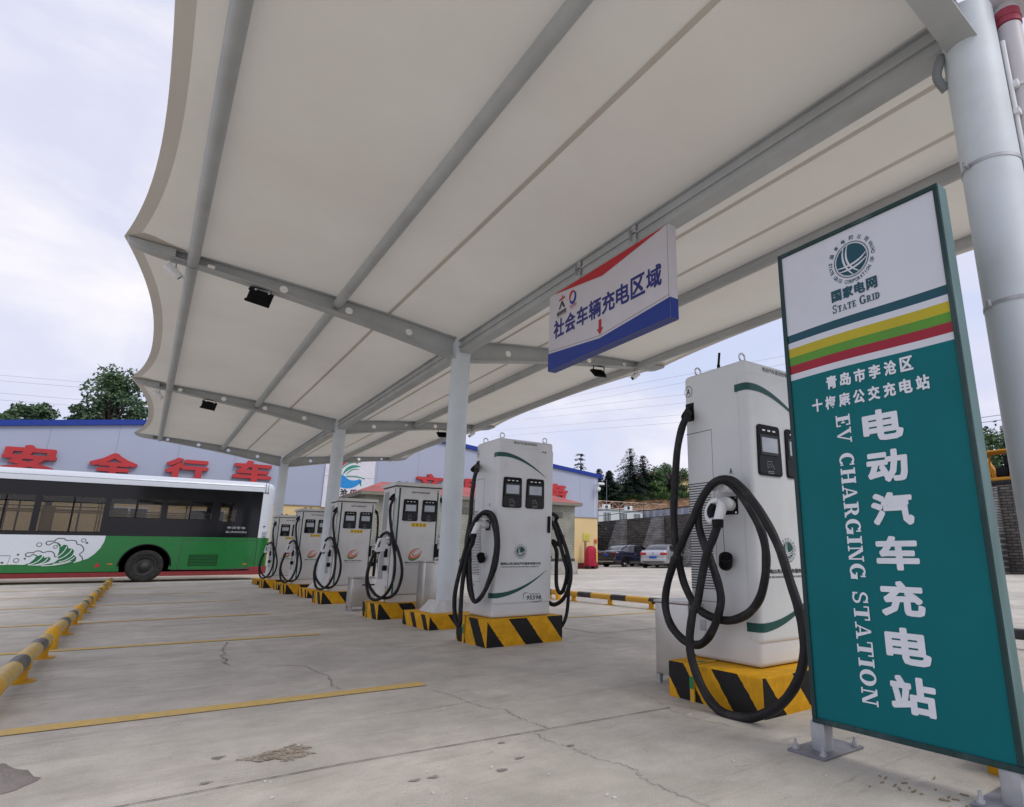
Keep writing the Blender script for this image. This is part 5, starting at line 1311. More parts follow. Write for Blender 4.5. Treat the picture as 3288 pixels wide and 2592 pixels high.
def raised(c, cx, cz, w, h):
    g = glyph(c, .004, .06); b = MB(); fr = frame((cx - w / 2, -.10, cz - h / 2), (1, 0, 0), (0, 0, 1))
    for k, (dx, dy) in enumerate(((0, 0), (.028, .03), (-.028, .03), (.028, -.03), (-.028, -.03), (.036, 0), (-.036, 0), (0, .04), (0, -.04))):
        b.add([fr[0] + fr[1] * (x * .92 + .04 + dx) * w + fr[2] * (y * .90 + .05 + dy) * h + fr[3] * (z + k * .0006) for x, y, z in g[0]], g[1])
    return b.build('raised_character', mat('raised_red', (.46, .04, .045), .55, 0, .1, 1.5), dep)
for c, x, z in (('安', -3.72, 4.27), ('全', -1.29, 4.21), ('行', 1.09, 4.22), ('车', 3.46, 4.33), ('文', 11.46, 4.38), ('明', 14.1, 4.3), ('服', 16.6, 4.3), ('务', 19.2, 4.40)):
    raised(c, x, z, 1.50, .98)
def window(x0, x1, z0, z1):
    b = MB()
    for q in ((x0, x1, z0, z0 + .07), (x0, x1, z1 - .07, z1), (x0, x0 + .07, z0 + .07, z1 - .07), (x1 - .07, x1, z0 + .07, z1 - .07), ((x0 + x1) / 2 - .03, (x0 + x1) / 2 + .03, z0 + .07, z1 - .07)): b.box(q[0], q[1], -.03, .028, q[2], q[3])
    w = b.build('window', M_white, dep); b = MB(); b.box(x0 + .06, x1 - .06, .005, .02, z0 + .06, z1 - .06); b.build('pane', mat('window_glass', (.03, .05, .07), .08), w)
for x in (-6.6, -1.2, 1.4): window(x, x + 1.3, 1.2, 2.65)
b = MB(); b.box(21.98, 22.02, -.03, 0, 3.02, 5.4); b.build('downpipe', M_white, dep)
ban = thing('wall_banner', 'white banner with a red and blue swoosh emblem on the depot wall above the chargers', 'banner', (6.40, WY - .05, 0))
b = MB(); b.box(0, 2.26, -.02, .04, 2.95, 5.75, 0); b.box(.0, 2.26, -.022, -.0202, 4.40, 4.41, 1); b.build('sheet', [mat('banner_white', (.66, .66, .72), .5), M_grey], ban)
NF = frame((0, -.022, 0), (1, 0, 0), (0, 0, 1)); b = MB(); q = lambda x, z, l=.002: on(NF, x, z, l)
A = lambda cx, cz, r, a0, a1, n=14, e=1.0: [(cx + r * e * math.cos(R(a0 + (a1 - a0) * i / n)), cz + r * math.sin(R(a0 + (a1 - a0) * i / n))) for i in range(n + 1)]
b.poly([q(x, z) for x, z in A(1.0, 4.60, .78, 62, 176) + A(1.18, 4.60, .52, 172, 60)], 0)
b.poly([q(x, z) for x, z in A(1.0, 4.66, .80, 200, 330) + bez((1.72, 4.42), (1.2, 4.10), (.92, 4.42), 8)[1:] + bez((.92, 4.42), (.6, 4.62), (.27, 4.42), 8)[1:]], 1)
for k, (r0, w) in enumerate(((.60, .05), (.40, .11), (.26, .04))):
    P = [q(x, z, .003 + k * .0003) for x, z in A(1.42, 4.30, r0 + .25, 78, 160, 12)]; b.strip(P, [w * (.3 + math.sin(PI * i / 12)) for i in range(13)], NF[3], 2)
b.strip([q(x, z, .004) for x, z in bez((.95, 4.42), (1.4, 4.52), (1.80, 4.36), 10)], .05, NF[3], 2); b.strip([q(1.62, 4.22), q(1.66, 4.02)], .07, NF[3], 2)
for k, c in enumerate('李沧乐园'): text(b, NF, c, .33 + k * .42, 3.52, .34, .32, 3, .035)
text(b, NF, 'LI CANG LE YUAN', .40, 3.36, 1.5, .09, 3)
b.build('emblem', [mat('banner_red', (.45, .03, .06), .5), mat('banner_blue', (.02, .25, .60), .5), mat('banner_green', (.03, .27, .17), .5), M_ink], ban)
nt_ = MB(); nt_.box(21.16, 21.66, WY - .02, WY + .025, 1.62, 2.06, 0)
for k in range(4): nt_.box(21.22, 21.58, WY - .022, WY - .0205, 1.67 + k * .09, 1.70 + k * .09, 1)
tag(nt_.build('wall_notice', [mat('notice_yellow', (.55, .52, .12), .6), mat('notice_print', (.40, .30, .06), .6)]), 'square yellow notice on the cream wall above the red covered trolley', 'notice')
b = MB(); b.rbox(22.0, 22.14, WY - .10, WY + .025, 1.48, 1.72, .02); b.rbox(22.03, 22.11, WY - .12, WY - .10, 1.52, 1.60, .01); tag(b.build('alarm_box', M_orange), 'small orange box near the corner of the cream wall', 'alarm box')
b = thing('wall_camera', 'white camera on an arm at the right-hand corner of the depot', 'camera', (22.05, WY, 4.62)); m_ = MB(); m_.box(-.03, .03, -.4, .0, .42, .46); m_.rbox(-.1, .35, -.5, -.35, .36, .50, .03); m_.build('arm', M_white, b)
m_ = MB(); m_.cyl((0, -.35, .42), (0, -.35, .2), .03, 8); m_.lathe([(0, -.13), (.08, -.11), (.13, -.03), (.13, .06), (.10, .1), (0, .1)], Matrix.Translation((0, -.35, .1)), 18); m_.build('dome', M_white, b)
# trolley under a red cover
tr = thing('covered_trolley', 'extinguisher trolley under a dark red cover against the cream wall', 'trolley', (21.2, WY - .75, 0))
b = MB(); rng = []
random.seed(12)
for i, (z, rx, ry) in enumerate(((.16, .34, .28), (.30, .38, .31), (.6, .37, .30), (.95, .35, .28), (1.15, .31, .24), (1.27, .22, .17), (1.31, .08, .06))):
    rng += [((rx + .025 * math.sin(5 * 2 * PI * j / 30 + i)) * math.cos(2 * PI * j / 30), (ry + .02 * math.sin(7 * 2 * PI * j / 30)) * math.sin(2 * PI * j / 30), z) for j in range(30)]
b.add(rng, [(k * 30 + i, k * 30 + (i + 1) % 30, (k + 1) * 30 + (i + 1) % 30, (k + 1) * 30 + i) for k in range(6) for i in range(30)], 0, True); b.add(rng[-30:], [list(range(30))]); b.build('cover', mat('cover_red', (.36, .012, .04), .6, 0, .15, 3), tr)
b = MB(); CF = frame((.10, -.335, 0), (1, 0, 0), (0, 0, 1))
for k, c in enumerate('消防器材'): text(b, CF, c, .02, .95 - k * .17, .12, .13, 0, .02, .02)
b.build('cover_lettering', M_yellow, tr)
b = MB(); b.cyl((-.2, -.2, .11), (-.2, .2, .11), .11, 16); b.cyl((.2, -.2, .11), (.2, .2, .11), .11, 16); b.build('wheel', M_tyre, tr)
b = MB(); b.box(-.06, .06, .22, .28, .0, 1.62); tag(b.build('timber_post', mat('weathered_timber', (.25, .16, .08), .8), None, (21.12, WY - .55, 0)), 'short timber plank standing behind the red covered trolley', 'plank')

# ------------------------------------------------------------------ tiled transformer hut with a red roof
M_tile = brick_mat('hut_tile', (.24, .24, .19), (.20, .20, .16), (.33, .33, .28), .10, .10, ('XY', 'Z'), .008, .5, .2)
hut = thing('transformer_hut', 'grey tiled hut with a red roof between the chargers and the depot', 'hut', (6.2, 22.5, 0))
HX, HYD = 9.0, 2.6
b = MB(); b.rbox(-.1, HX + .12, -.12, HYD + .1, 0, .53, .02, 1, smooth=False); b.build('plinth', mat('rough_plinth', (.36, .35, .32), .9, 0, .3, 3, bump=.5, bs=8, dirt=.5), hut)
b = MB(); b.box(0, HX, 0, HYD, .53, 2.90); b.build('wall', M_tile, hut)
b = MB(); e_ = .25
b.box(-e_, HX + e_, -e_, HYD + e_, 2.905, 3.03, 1); ev = 3.032
V = [(-e_, -e_, ev), (HX + e_, -e_, ev), (HX + e_, HYD + e_, ev), (-e_, HYD + e_, ev), (.9, HYD / 2, ev + .52), (HX - .9, HYD / 2, ev + .52)]
b.add(V, [(0, 1, 5, 4), (1, 2, 5), (2, 3, 4, 5), (3, 0, 4)], 0); b.build('roof', [mat('faded_red_roof', (.36, .10, .09), .7, 0, .2, 2), mat('hut_fascia', (.20, .19, .16), .7)], hut)
for x in (.9, 3.6, 7.6):
    b = MB(); b.box(x, x + .75, -.03, -.001, 2.38, 2.62, 0)
    for k in range(5): b.box(x + .02, x + .73, -.04, -.03, 2.40 + k * .045, 2.42 + k * .045, 0)
    b.build('vent', mat('vent_grey', (.13, .13, .11), .6), hut)
b = MB(); b.box(-.02, HX + .02, -.02, HYD + .02, .532, .66); b.build('skirting', M_grey, hut)
for x in (1.6, 5.0):
    b = MB(); b.box(x, x + 1.1, -.04, -.001, .67, 2.25); d_ = b.build('door', mat('hut_door_grey', (.22, .23, .22), .5), hut); b = MB(); b.rbox(x + .95, x + 1.0, -.07, -.04, 1.35, 1.55, .008); b.build('handle', M_chrome, d_)

# ------------------------------------------------------------------ retaining wall, terrace and hillside
M_stone = brick_mat('dark_stone', (.155, .135, .118), (.08, .072, .066), (.03, .027, .025), .42, .13, ('Y', 'Z'), .02, .85, 1.0)
M_stone2 = brick_mat('light_stone', (.31, .30, .295), (.19, .185, .18), (.07, .068, .065), .36, .12, ('Y', 'Z'), .02, .85, 1.0)
wallz = lambda y: 3.85 - .012 * (y - 11)
rw = thing('retaining_wall', 'tall dark stone retaining wall with sloping buttresses along the right side of the yard', 'retaining wall', (30.5, 0, 0))
b = MB(); ys_ = [-14 + i * 4 for i in range(20)]
for y0, y1 in zip(ys_, ys_[1:]):
    b.add([(-.15, y0, 0), (-.15, y1, 0), (.05, y1, wallz(y1)), (.05, y0, wallz(y0)), (.6, y0, wallz(y0)), (.6, y1, wallz(y1))], [(0, 3, 2, 1), (3, 4, 5, 2)])
b.build('wall_face', M_stone, rw)
for y in (2.6, 7.0, 11.9, 16.4, 20.8, 25.2, 29.6, 34.1, 38.4, 42.8, 47):
    b = MB(); w = .75; z = wallz(y) - .06
    V = [(-1.45, y - w, 0), (-1.45, y + w, 0), (.0, y + w, 0), (.0, y - w, 0), (-.02, y - w * .92, z), (-.02, y + w * .92, z)]
    b.add(V, [(0, 1, 5, 4), (0, 4, 3), (1, 2, 5)]); b.build('buttress', M_stone2, rw)
rl = thing('wall_railing', 'thin dark railing along the top of the stone retaining wall', 'railing', (30.75, 0, 0))
b = MB()
for dz in (.55, 1.05): b.tube([(0, y, wallz(y) + dz * (.9 if y > 40 else 1)) for y in range(30, 58, 4)], .025, 6)
b.build('rail', M_grey, rl)
for y in range(30, 58, 3):
    b = MB(); b.cyl((0, y, wallz(y) - .02), (0, y, wallz(y) + 1.2), .03, 6); b.build('post', M_grey, rl)

def edge(x): return 54 + 1.0 * math.sin(x * .33) + .5 * math.sin(x * .9 + 1)
def hz(x, y):
    d = y - edge(x)
    t = min(1, max(0, d / 1.1)); s = t * t * (3 - 2 * t)
    top = 6.85 + .07 * (min(x, 52) - 40.4) + .10 * math.sin(x * 1.7)
    far = max(0, x - 62) * .12
    return 3.4 + (top - 3.4) * s + max(0, d - 1.1) * .13 + far
m = bpy.data.materials.new('hill_soil'); m.use_nodes = True; t_ = m.node_tree; bs = t_.nodes['Principled BSDF']
ge = t_.nodes.new('ShaderNodeNewGeometry'); sp = t_.nodes.new('ShaderNodeSeparateXYZ'); t_.links.new(ge.outputs['Normal'], sp.inputs[0])
r = t_.nodes.new('ShaderNodeValToRGB'); r.color_ramp.elements[0].position = .80; r.color_ramp.elements[1].position = .93
n_ = t_.nodes.new('ShaderNodeTexNoise'); n_.inputs['Scale'].default_value = .9; n_.inputs['Detail'].default_value = 9; n_.inputs['Roughness'].default_value = .7
co = t_.nodes.new('ShaderNodeTexCoord'); mpn = t_.nodes.new('ShaderNodeMapping'); mpn.inputs['Scale'].default_value = (1, 1, 1.6); t_.links.new(co.outputs['Object'], mpn.inputs[0]); t_.links.new(mpn.outputs[0], n_.inputs['Vector'])
er = t_.nodes.new('ShaderNodeValToRGB'); er.color_ramp.elements[0].position = .35; er.color_ramp.elements[1].position = .68; er.color_ramp.elements[0].color = (.13, .07, .035, 1); er.color_ramp.elements[1].color = (.36, .21, .11, 1)
t_.links.new(n_.outputs[0], er.inputs[0])
mx = t_.nodes.new('ShaderNodeMixRGB'); mx.inputs[2].default_value = (.05, .085, .025, 1); t_.links.new(er.outputs[0], mx.inputs[1]); t_.links.new(sp.outputs[2], r.inputs[0]); t_.links.new(r.outputs[0], mx.inputs[0]); t_.links.new(mx.outputs[0], bs.inputs['Base Color']); bs.inputs['Roughness'].default_value = .95
random.seed(4)
xs = [31.05 + .8 * i for i in range(40)] + [64 + 5 * i for i in range(12)]
yy = [-20 + 4 * i for i in range(18)] + [52 + .28 * i for i in range(22)] + [58.5 + 2.5 * i for i in range(16)]
V = [(x, y, hz(x, y) + (random.uniform(-.13, .13) if 52.5 < y < 57 else 0)) for x in xs for y in yy]; ny = len(yy)
b = MB(); b.add(V, [(i * ny + j, (i + 1) * ny + j, (i + 1) * ny + j + 1, i * ny + j + 1) for i in range(len(xs) - 1) for j in range(ny - 1)], 0, True)
tag(b.build('hillside', m), kind='structure')

# white site building, its air conditioners, the crane jib and a corrugated fence on the terrace
sb = thing('site_building', 'low white site building with barred windows above the stone wall', 'building', (35.2, 49, 3.38))
b = MB(); b.box(0, 6.6, 0, 3, 0, 1.78); b.build('wall', mat('site_white', (.62, .64, .68), .6, 0, .04), sb)
b = MB(); b.box(-.1, 6.7, -.12, 3.1, 1.785, 1.84); b.build('roof', mat('site_white', (0, 0, 0)), sb)
for x in (1.4, 3.5, 5.3):
    b = MB(); b.box(x, x + .85, -.05, -.002, .62, 1.50); w_ = b.build('window', mat('window_glass', (0, 0, 0)), sb)
    b = MB()
    for k in range(5): b.box(x + .03 + k * .19, x + .07 + k * .19, -.1, -.05, .5, 1.55)
    b.build('window_bar', M_white, w_)
for x, lb in ((1.85, 'white air conditioner on the site building roof, nearer the depot corner'), (4.7, 'white air conditioner on the site building roof, farther from the depot corner')):
    a = thing('air_conditioner', lb, 'air conditioner', (35.2 + x, 49.2, 5.225), 0, 'air conditioners on the site building')
    b = MB(); b.rbox(-.42, .42, -.18, .18, 0, .46, .03); b.build('case', M_white, a)
    b = MB(); b.lathe([(0, 0), (.16, 0), (.18, .03), (.165, .03), (.16, .012), (0, .012)], Matrix.Translation((-.1, -.18, .23)) @ Matrix.Rotation(R(90), 4, 'X'), 20); b.build('fan_grille', M_grey, a)
jib = thing('crane_jib', 'pinkish lattice crane jib lying in front of the cut earth bank', 'crane jib', (36.6, 50.8, 0))
M_jib = mat('jib_pink', (.62, .43, .34), .6)
b = MB(); N_ = 13; top = lambda i: (i * .84, 0, 6.20 + i * .004); bot = lambda i: (i * .84, 0, 5.50 + i * .012); tb = lambda i: (i * .84, .7, 5.50 + i * .012)
for f_ in (top, bot, tb): b.tube([f_(i) for i in range(N_)], .03, 6)
for i in range(N_):
    b.cyl(top(i), bot(i), .02, 5); b.cyl(bot(i), tb(i), .012, 5)
    if i < N_ - 1: b.cyl(top(i) if i % 2 else bot(i), bot(i + 1) if i % 2 else top(i + 1), .02, 5); b.cyl(tb(i), top(i + 1), .010, 5)
b.build('lattice', M_jib, jib)
for i in (1, 6, 11):
    b = MB(); b.cyl((i * .84, .35, 3.35), (i * .84, .35, 5.46 + i * .012), .07, 6); b.cyl((i * .84, -.05, 5.44 + i * .012), (i * .84, .75, 5.44 + i * .012), .04, 6); b.build('trestle', M_jib, jib)
cf = MB(); k = 0; y = 36.8
P = []
while y > 27: P.append((31.3 + (.05 if k % 2 else 0), y)); y -= .13; k += 1
for k, ((xa, ya), (xb, yb)) in enumerate(zip(P, P[1:])): cf.add([(xa, ya, 3.42), (xb, yb, 3.42), (xb, yb, 4.15), (xa, ya, 4.15)], [(0, 1, 2, 3)], (k // 3) % 2)
cf.tube([(31.32, y, 4.16) for y in (36.8, 27)], .035, 6, 2)
tag(cf.build('corrugated_fence', [mat('fence_blue_grey', (.34, .38, .48), .5, 0, .3, 1.5, dirt=.6, dcol=(.12, .07, .05)), mat('fence_pale', (.52, .54, .58), .5, 0, .3, 1.5, dirt=.5, dcol=(.12, .07, .05)), mat('rusty_tube', (.16, .07, .04), .8)]), 'low blue and white corrugated fence on top of the stone wall', 'fence')

# yellow digger on the terrace
ex = thing('excavator', 'yellow digger on top of the stone wall, between the green sign and the big column', 'excavator', (33.4, 11.45, 3.42), R(90))
M_dig = mat('digger_yellow', (.55, .25, .02), .45, 0, .1, 2, dirt=.3)
for sy in (-1, 1):
    b = MB(); b.tube([(x, y, z) for x, z, y in [(-1.3, .1, sy * .9), (-1.55, .4, sy * .9), (-1.3, .7, sy * .9), (1.3, .7, sy * .9), (1.55, .4, sy * .9), (1.3, .1, sy * .9)]], .18, 8, closed=True); b.box(-1.4, 1.4, sy * .9 - .2, sy * .9 + .2, .12, .68); b.build('track', M_tyre, ex)
b = MB(); b.rbox(-1.6, 1.2, -1.0, 1.0, .82, 1.0, .05); b.rbox(-1.7, -.3, -.95, .95, 1.0, 1.75, .10, 3); b.rbox(-.3, 1.0, -1.0, -.05, 1.0, 1.35, .05); b.build('house', M_dig, ex)
b = MB()
for x, y in ((-.2, .08), (1.05, .08), (-.2, .98), (1.05, .98)): b.tube([(x, y, 1.0), (x - .12, y, 2.22)], .05, 8)
b.rbox(-.45, 1.2, -.02, 1.08, 2.22, 2.31, .03); cab = b.build('cab', M_dig, ex)
b = MB(); b.rbox(-.05, .5, .3, .8, 1.02, 1.5, .06); b.rbox(-.1, .1, .3, .8, 1.5, 2.0, .05); b.build('seat', M_blackp, cab)
b = MB(); b.tube(smooth_path([(.9, -.45, 1.2), (1.9, -.45, 2.9), (3.0, -.45, 3.2), (3.9, -.45, 2.6)], 5), .16, 8); b.tube([(3.8, -.45, 2.75), (3.6, -.45, 1.0)], .12, 8); b.build('boom', M_dig, ex)
b = MB(); b.rbox(3.1, 3.75, -.9, .0, .25, 1.0, .12, 3); b.build('bucket', M_grey, ex)

# ------------------------------------------------------------------ two parked saloons
M_cdark = mat('paint_midnight', (.012, .013, .03), .16, 0, 0, coat=1)
M_csil = mat('paint_silver', (.42, .43, .46), .28, .45, 0, coat=.8)
M_cglass = mat('car_glass', (.012, .014, .018), .05, 0, 0, coat=.6)
M_lamp = mat('tail_lamp', (.40, .012, .02), .15, 0, 0, coat=.6)
M_lampd = mat('tail_lamp_dark', (.10, .004, .012), .15, 0, 0, coat=.5)
M_plate = mat('plate_blue', (.02, .09, .42), .4)
M_alloy = mat('alloy', (.45, .45, .47), .3, .8)
def saloon(label, loc, rz, paint, dark):
    t = thing('parked_car', label, 'car', loc, rz, 'saloon cars parked by the stone wall')
    # lofted stations from tail to nose: x, half width, sill, belt height, roof height (None outside the cabin)
    L = 4.8
    st = [(-2.38, .74, .48, .80, .82), (-2.30, .82, .34, .98, 1.0), (-2.0, .89, .26, 1.02, 1.06), (-1.55, .91, .24, 1.02, 1.12), (-1.1, .915, .23, .98, 1.33), (-.55, .92, .22, .96, 1.44), (0, .92, .22, .95, 1.47), (.45, .92, .22, .94, 1.43), (.95, .91, .23, .93, 1.22), (1.4, .90, .24, .90, .98), (1.9, .87, .26, .82, .86), (2.25, .80, .30, .72, .74), (2.42, .66, .40, .60, .62)]
    b = MB(); vs = []
    def sect(x, w, s_, bl, rf):
        cab = max(0, min(1, (rf - bl - .06) / .35)); rw = w * (.90 - .20 * cab)
        half = [(w * .80, s_), (w * .965, s_ + .06), (w, s_ + (bl - s_) * .45), (w * .985, bl - .06), (w * .95, bl), (rw * 1.06, bl + (rf - bl) * .5), (rw * .93, rf - (rf - bl) * .10), (rw * .62, rf), (0, rf + .012)]
        return [(x, -y, z) for y, z in half] + [(x, y, z) for y, z in half[-2::-1]]
    for q in st: vs += sect(*q)
    k = 17; n = len(st)
    f = [(i * k + j, (i + 1) * k + j, (i + 1) * k + j + 1, i * k + j + 1) for i in range(n - 1) for j in range(k - 1)]
    b.add(vs, f, 0, True); b.add(vs[:k], [list(range(k))]); b.add(vs[-k:], [list(range(k - 1, -1, -1))]); b.add(vs, [(i * k, i * k + k - 1, (i + 1) * k + k - 1, (i + 1) * k) for i in range(n - 1)])
    bm = bmesh.new(); me = bpy.data.meshes.new('x')
    me.from_pydata(b.v, [], b.f); bm.from_mesh(me); bpy.data.meshes.remove(me)
    bmesh.ops.remove_doubles(bm, verts=bm.verts, dist=.0005); bmesh.ops.subdivide_edges(bm, edges=bm.edges[:], cuts=1, use_grid_fill=True, smooth=.6)
    bm.verts.index_update(); body = MB(); body.add([v.co.copy() for v in bm.verts], [[v.index for v in f.verts] for f in bm.faces], 0, True); bm.free()
    o = body.build('body', paint, t)
    def xz(x, fr_):   # point on the cabin side
        for a, c in zip(st, st[1:]):
            if a[0] <= x <= c[0]:
                q = [(a[i] + (c[i] - a[i]) * (x - a[0]) / (c[0] - a[0])) for i in range(5)]; s_ = sect(*q)[:9]
                z = q[3] + (q[4] - q[3]) * fr_; 
                for p, r_ in zip(s_, s_[1:]):
                    if p[2] <= z <= r_[2] + 1e-6: tt = (z - p[2]) / max(1e-6, r_[2] - p[2]); return -(p[1] + (r_[1] - p[1]) * tt), z
                return -s_[-2][1], z
    for sy in (-1, 1):
        for x0, x1 in ((-1.18, -.16), (-.08, .98)):
            g = MB(); m_ = 9; V = []
            for i in range(m_ + 1):
                x = x0 + (x1 - x0) * i / m_
                hi = .80
                if x < -.8: hi = .80 - .6 * ((-.8 - x) / .4)
                if x > .55: hi = .80 - .62 * ((x - .55) / .43)
                for f_ in (.06, max(.1, hi)): y, z = xz(x, f_); V.append((x, sy * (y + .012), z))
            g.add(V, [(2 * i, 2 * i + 2, 2 * i + 3, 2 * i + 1) for i in range(m_)], 0, True); g.build('side_window', M_cglass, t)
        g = MB(); P = []
        for i in range(21):
            x = -1.28 + 2.2 * i / 20; y, z = xz(x, min(.86, max(.12, .88 - 1.5 * max(0, (-.75 - x)) - 1.3 * max(0, x - .5)))); P.append((x, sy * (y + .016), z))
        g.tube(P, .012, 6); g.build('window_trim', M_chrome if dark else M_blackp, t)
        g = MB(); g.rbox(.72, .92, sy * .96 - .09, sy * .96 + .09, .97, 1.10, .04, 3); g.build('wing_mirror', paint, t)
        for x in (-.35, .55):
            g = MB(); g.rbox(x - .1, x + .1, sy * .925 - .012, sy * .925 + .012, .80, .83, .008); g.build('door_handle', M_chrome, t)
        g = MB()
        for x in (-.98, -.12, .95): g.box(x, x + .008, sy * .93 - .004, sy * .93 + .004, .30, .90)
        g.build('door_seam', M_blackp, t)
        # tail lamp wraps round the corner
        g = MB(); g.rbox(-2.42, -2.16, min(sy * .45, sy * .84), max(sy * .45, sy * .84), .78, .94, .04, 3); g.build('tail_lamp', M_lampd if dark else M_lamp, t)
        for x in (-1.42, 1.38):
            Mx = Matrix.Translation((x, sy * .90, .325)) @ Matrix.Rotation(R(90) * (1 if sy < 0 else -1), 4, 'X')
            g = MB(); g.lathe([(.225, .01), (.245, .015), (.30, .012), (.325, -.02), (.325, -.19), (.30, -.21), (.2, -.21)], Mx, 28); w_ = g.build('wheel', M_tyre, t)
            g = MB(); g.lathe([(.22, .0), (.21, .008), (.20, -.03), (.06, -.03), (.05, .0), (0, .004)], Mx, 24, 1)
            for s in range(5):
                a = 2 * PI * s / 5
                for da in (-.16, .16):
                    p = [Mx @ Vector((.04 * math.cos(a), .04 * math.sin(a), .0)), Mx @ Vector((.215 * math.cos(a + da), .215 * math.sin(a + da), .005))]; g.tube(p, .020, 6, 0)
            g.build('rim', [M_alloy, M_blackp], w_)
            g = MB(); P = [(x + .37 * math.cos(R(a)), sy * .921, .325 + .37 * math.sin(R(a))) for a in range(-10, 191, 12)]
            g.tube(P, .03, 6); g.poly([(p[0], sy * .926, p[2]) for p in P]); g.build('wheel_arch', M_blackp, t)
    g = MB(); V = []
    for i in range(7):
        t_ = i / 6; x = -1.72 + t_ * .92; z = 1.075 + .335 * math.sin(t_ * PI / 2 * .92); w = .70 - .10 * t_; V += [(x, -w, z), (x, -w * .4, z + .03), (x, w * .4, z + .03), (x, w, z)]
    g.add(V, [(i * 4 + j, i * 4 + j + 1, i * 4 + j + 5, i * 4 + j + 4) for i in range(6) for j in range(3)], 0, True); g.build('rear_window', M_cglass, t)
    g = MB(); V = []
    for i in range(7):
        t_ = i / 6; x = 1.42 - t_ * .92; z = .99 + .42 * math.sin(t_ * PI / 2 * .95); w = .72 - .10 * t_; V += [(x, -w, z), (x, -w * .4, z + .03), (x, w * .4, z + .03), (x, w, z)]
    g.add(V, [(i * 4 + j, i * 4 + j + 1, i * 4 + j + 5, i * 4 + j + 4) for i in range(6) for j in range(3)], 0, True); g.build('windscreen', M_cglass, t)
    g = MB(); g.rbox(-2.435 if dark else -2.48, -2.40, -.23, .23, .60 if not dark else .72, .72 if not dark else .85, .008); 
    g.build('number_plate', M_plate, t)
    g = MB(); g.rbox(-2.46, -2.2, -.80, .80, .38, .60, .06, 3); g.build('rear_bumper', paint, t)
    g = MB(); g.rbox(-2.47, -2.3, -.66, .66, .345, .40, .015); g.build('bumper_trim', M_chrome if dark else M_blackp, t)
    g = MB(); g.cyl((-2.425, 0, .90), (-2.44, 0, .90), .045, 16); g.build('badge', M_chrome, t)
    g = MB(); g.rbox(2.30, 2.46, -.75, .75, .34, .58, .05, 3); g.build('front_bumper', paint, t)
    for sy in (-1, 1):
        g = MB(); g.rbox(2.12, 2.38, min(sy * .42, sy * .80), max(sy * .42, sy * .80), .60, .72, .04, 3); g.build('headlight', M_disp, t)
    return t
saloon('dark blue saloon car parked by the stone wall beside the depot corner', (27.2, 33.55, 0), R(12), M_cdark, True)
saloon('silver saloon car seen from behind past the looped black cable', (27.3, 30.1, 0), R(33), M_csil, False)

# ------------------------------------------------------------------ trees
M_bark = mat('bark', (.075, .055, .04), .9, 0, .3, 10)
M_con = leaf_mat('cedar_needles', (.014, .036, .025), (.045, .082, .056))  # greens lightened and blued to imitate slight haze over the hill
M_lea = leaf_mat('broad_leaves', (.05, .10, .035), (.11, .175, .075))
M_lea2 = leaf_mat('shrub_leaves', (.05, .11, .02), (.10, .17, .04))
M_lea3 = leaf_mat('purple_leaves', (.035, .03, .03), (.06, .05, .045))
def conifer(h, r, seed, name, label, loc):
    random.seed(seed); t = thing(name, label, 'tree', loc, random.uniform(0, 6), 'cedars on the hill')
    b = MB(); b.tube([(0, 0, 0), (.05, 0, h * .4), (0, .05, h * .97)], [h * .02, h * .013, .02], 8); b.build('trunk', M_bark, t)
    c = MB(); z = h * .08
    while z < h * .98:
        f = 1 - z / h; n = max(3, int(6 * f + 3)); L0 = r * (f ** .75) * random.uniform(.75, 1.12) + .12
        for k in range(n):
            a = 2 * PI * k / n + random.uniform(-.4, .4); L = L0 * random.uniform(.6, 1.15); up = random.uniform(.02, .22)
            d = Vector((math.cos(a), math.sin(a), 0)); s = Vector((-d.y, d.x, 0))
            m_ = max(4, int(L / .15))
            for i in range(m_):
                q = (i + random.random()) / m_; p = d * L * q + Vector((0, 0, z + L * (up * q - .42 * q * q))); wd = L * .24 * (1 - q * .75) + .08
                for _ in range(6):
                    e = p + s * random.uniform(-wd, wd) + Vector((0, 0, random.uniform(-.10, .05)))
                    l = random.uniform(.10, .24) * (1 + .4 * f); o = (d * random.uniform(.3, 1) + s * random.uniform(-.9, .9)).normalized(); w = o.cross(Vector((0, 0, 1))) * l * random.uniform(.22, .42)
                    dn = Vector((0, 0, -l * random.uniform(.1, .5)))
                    c.add([e - w, e + w, e + o * l + w * .4 + dn, e + o * l - w * .4 + dn], [(0, 1, 2, 3)])
        z += h * .035 * random.uniform(.7, 1.3)
    c.build('crown', M_con, t); return t
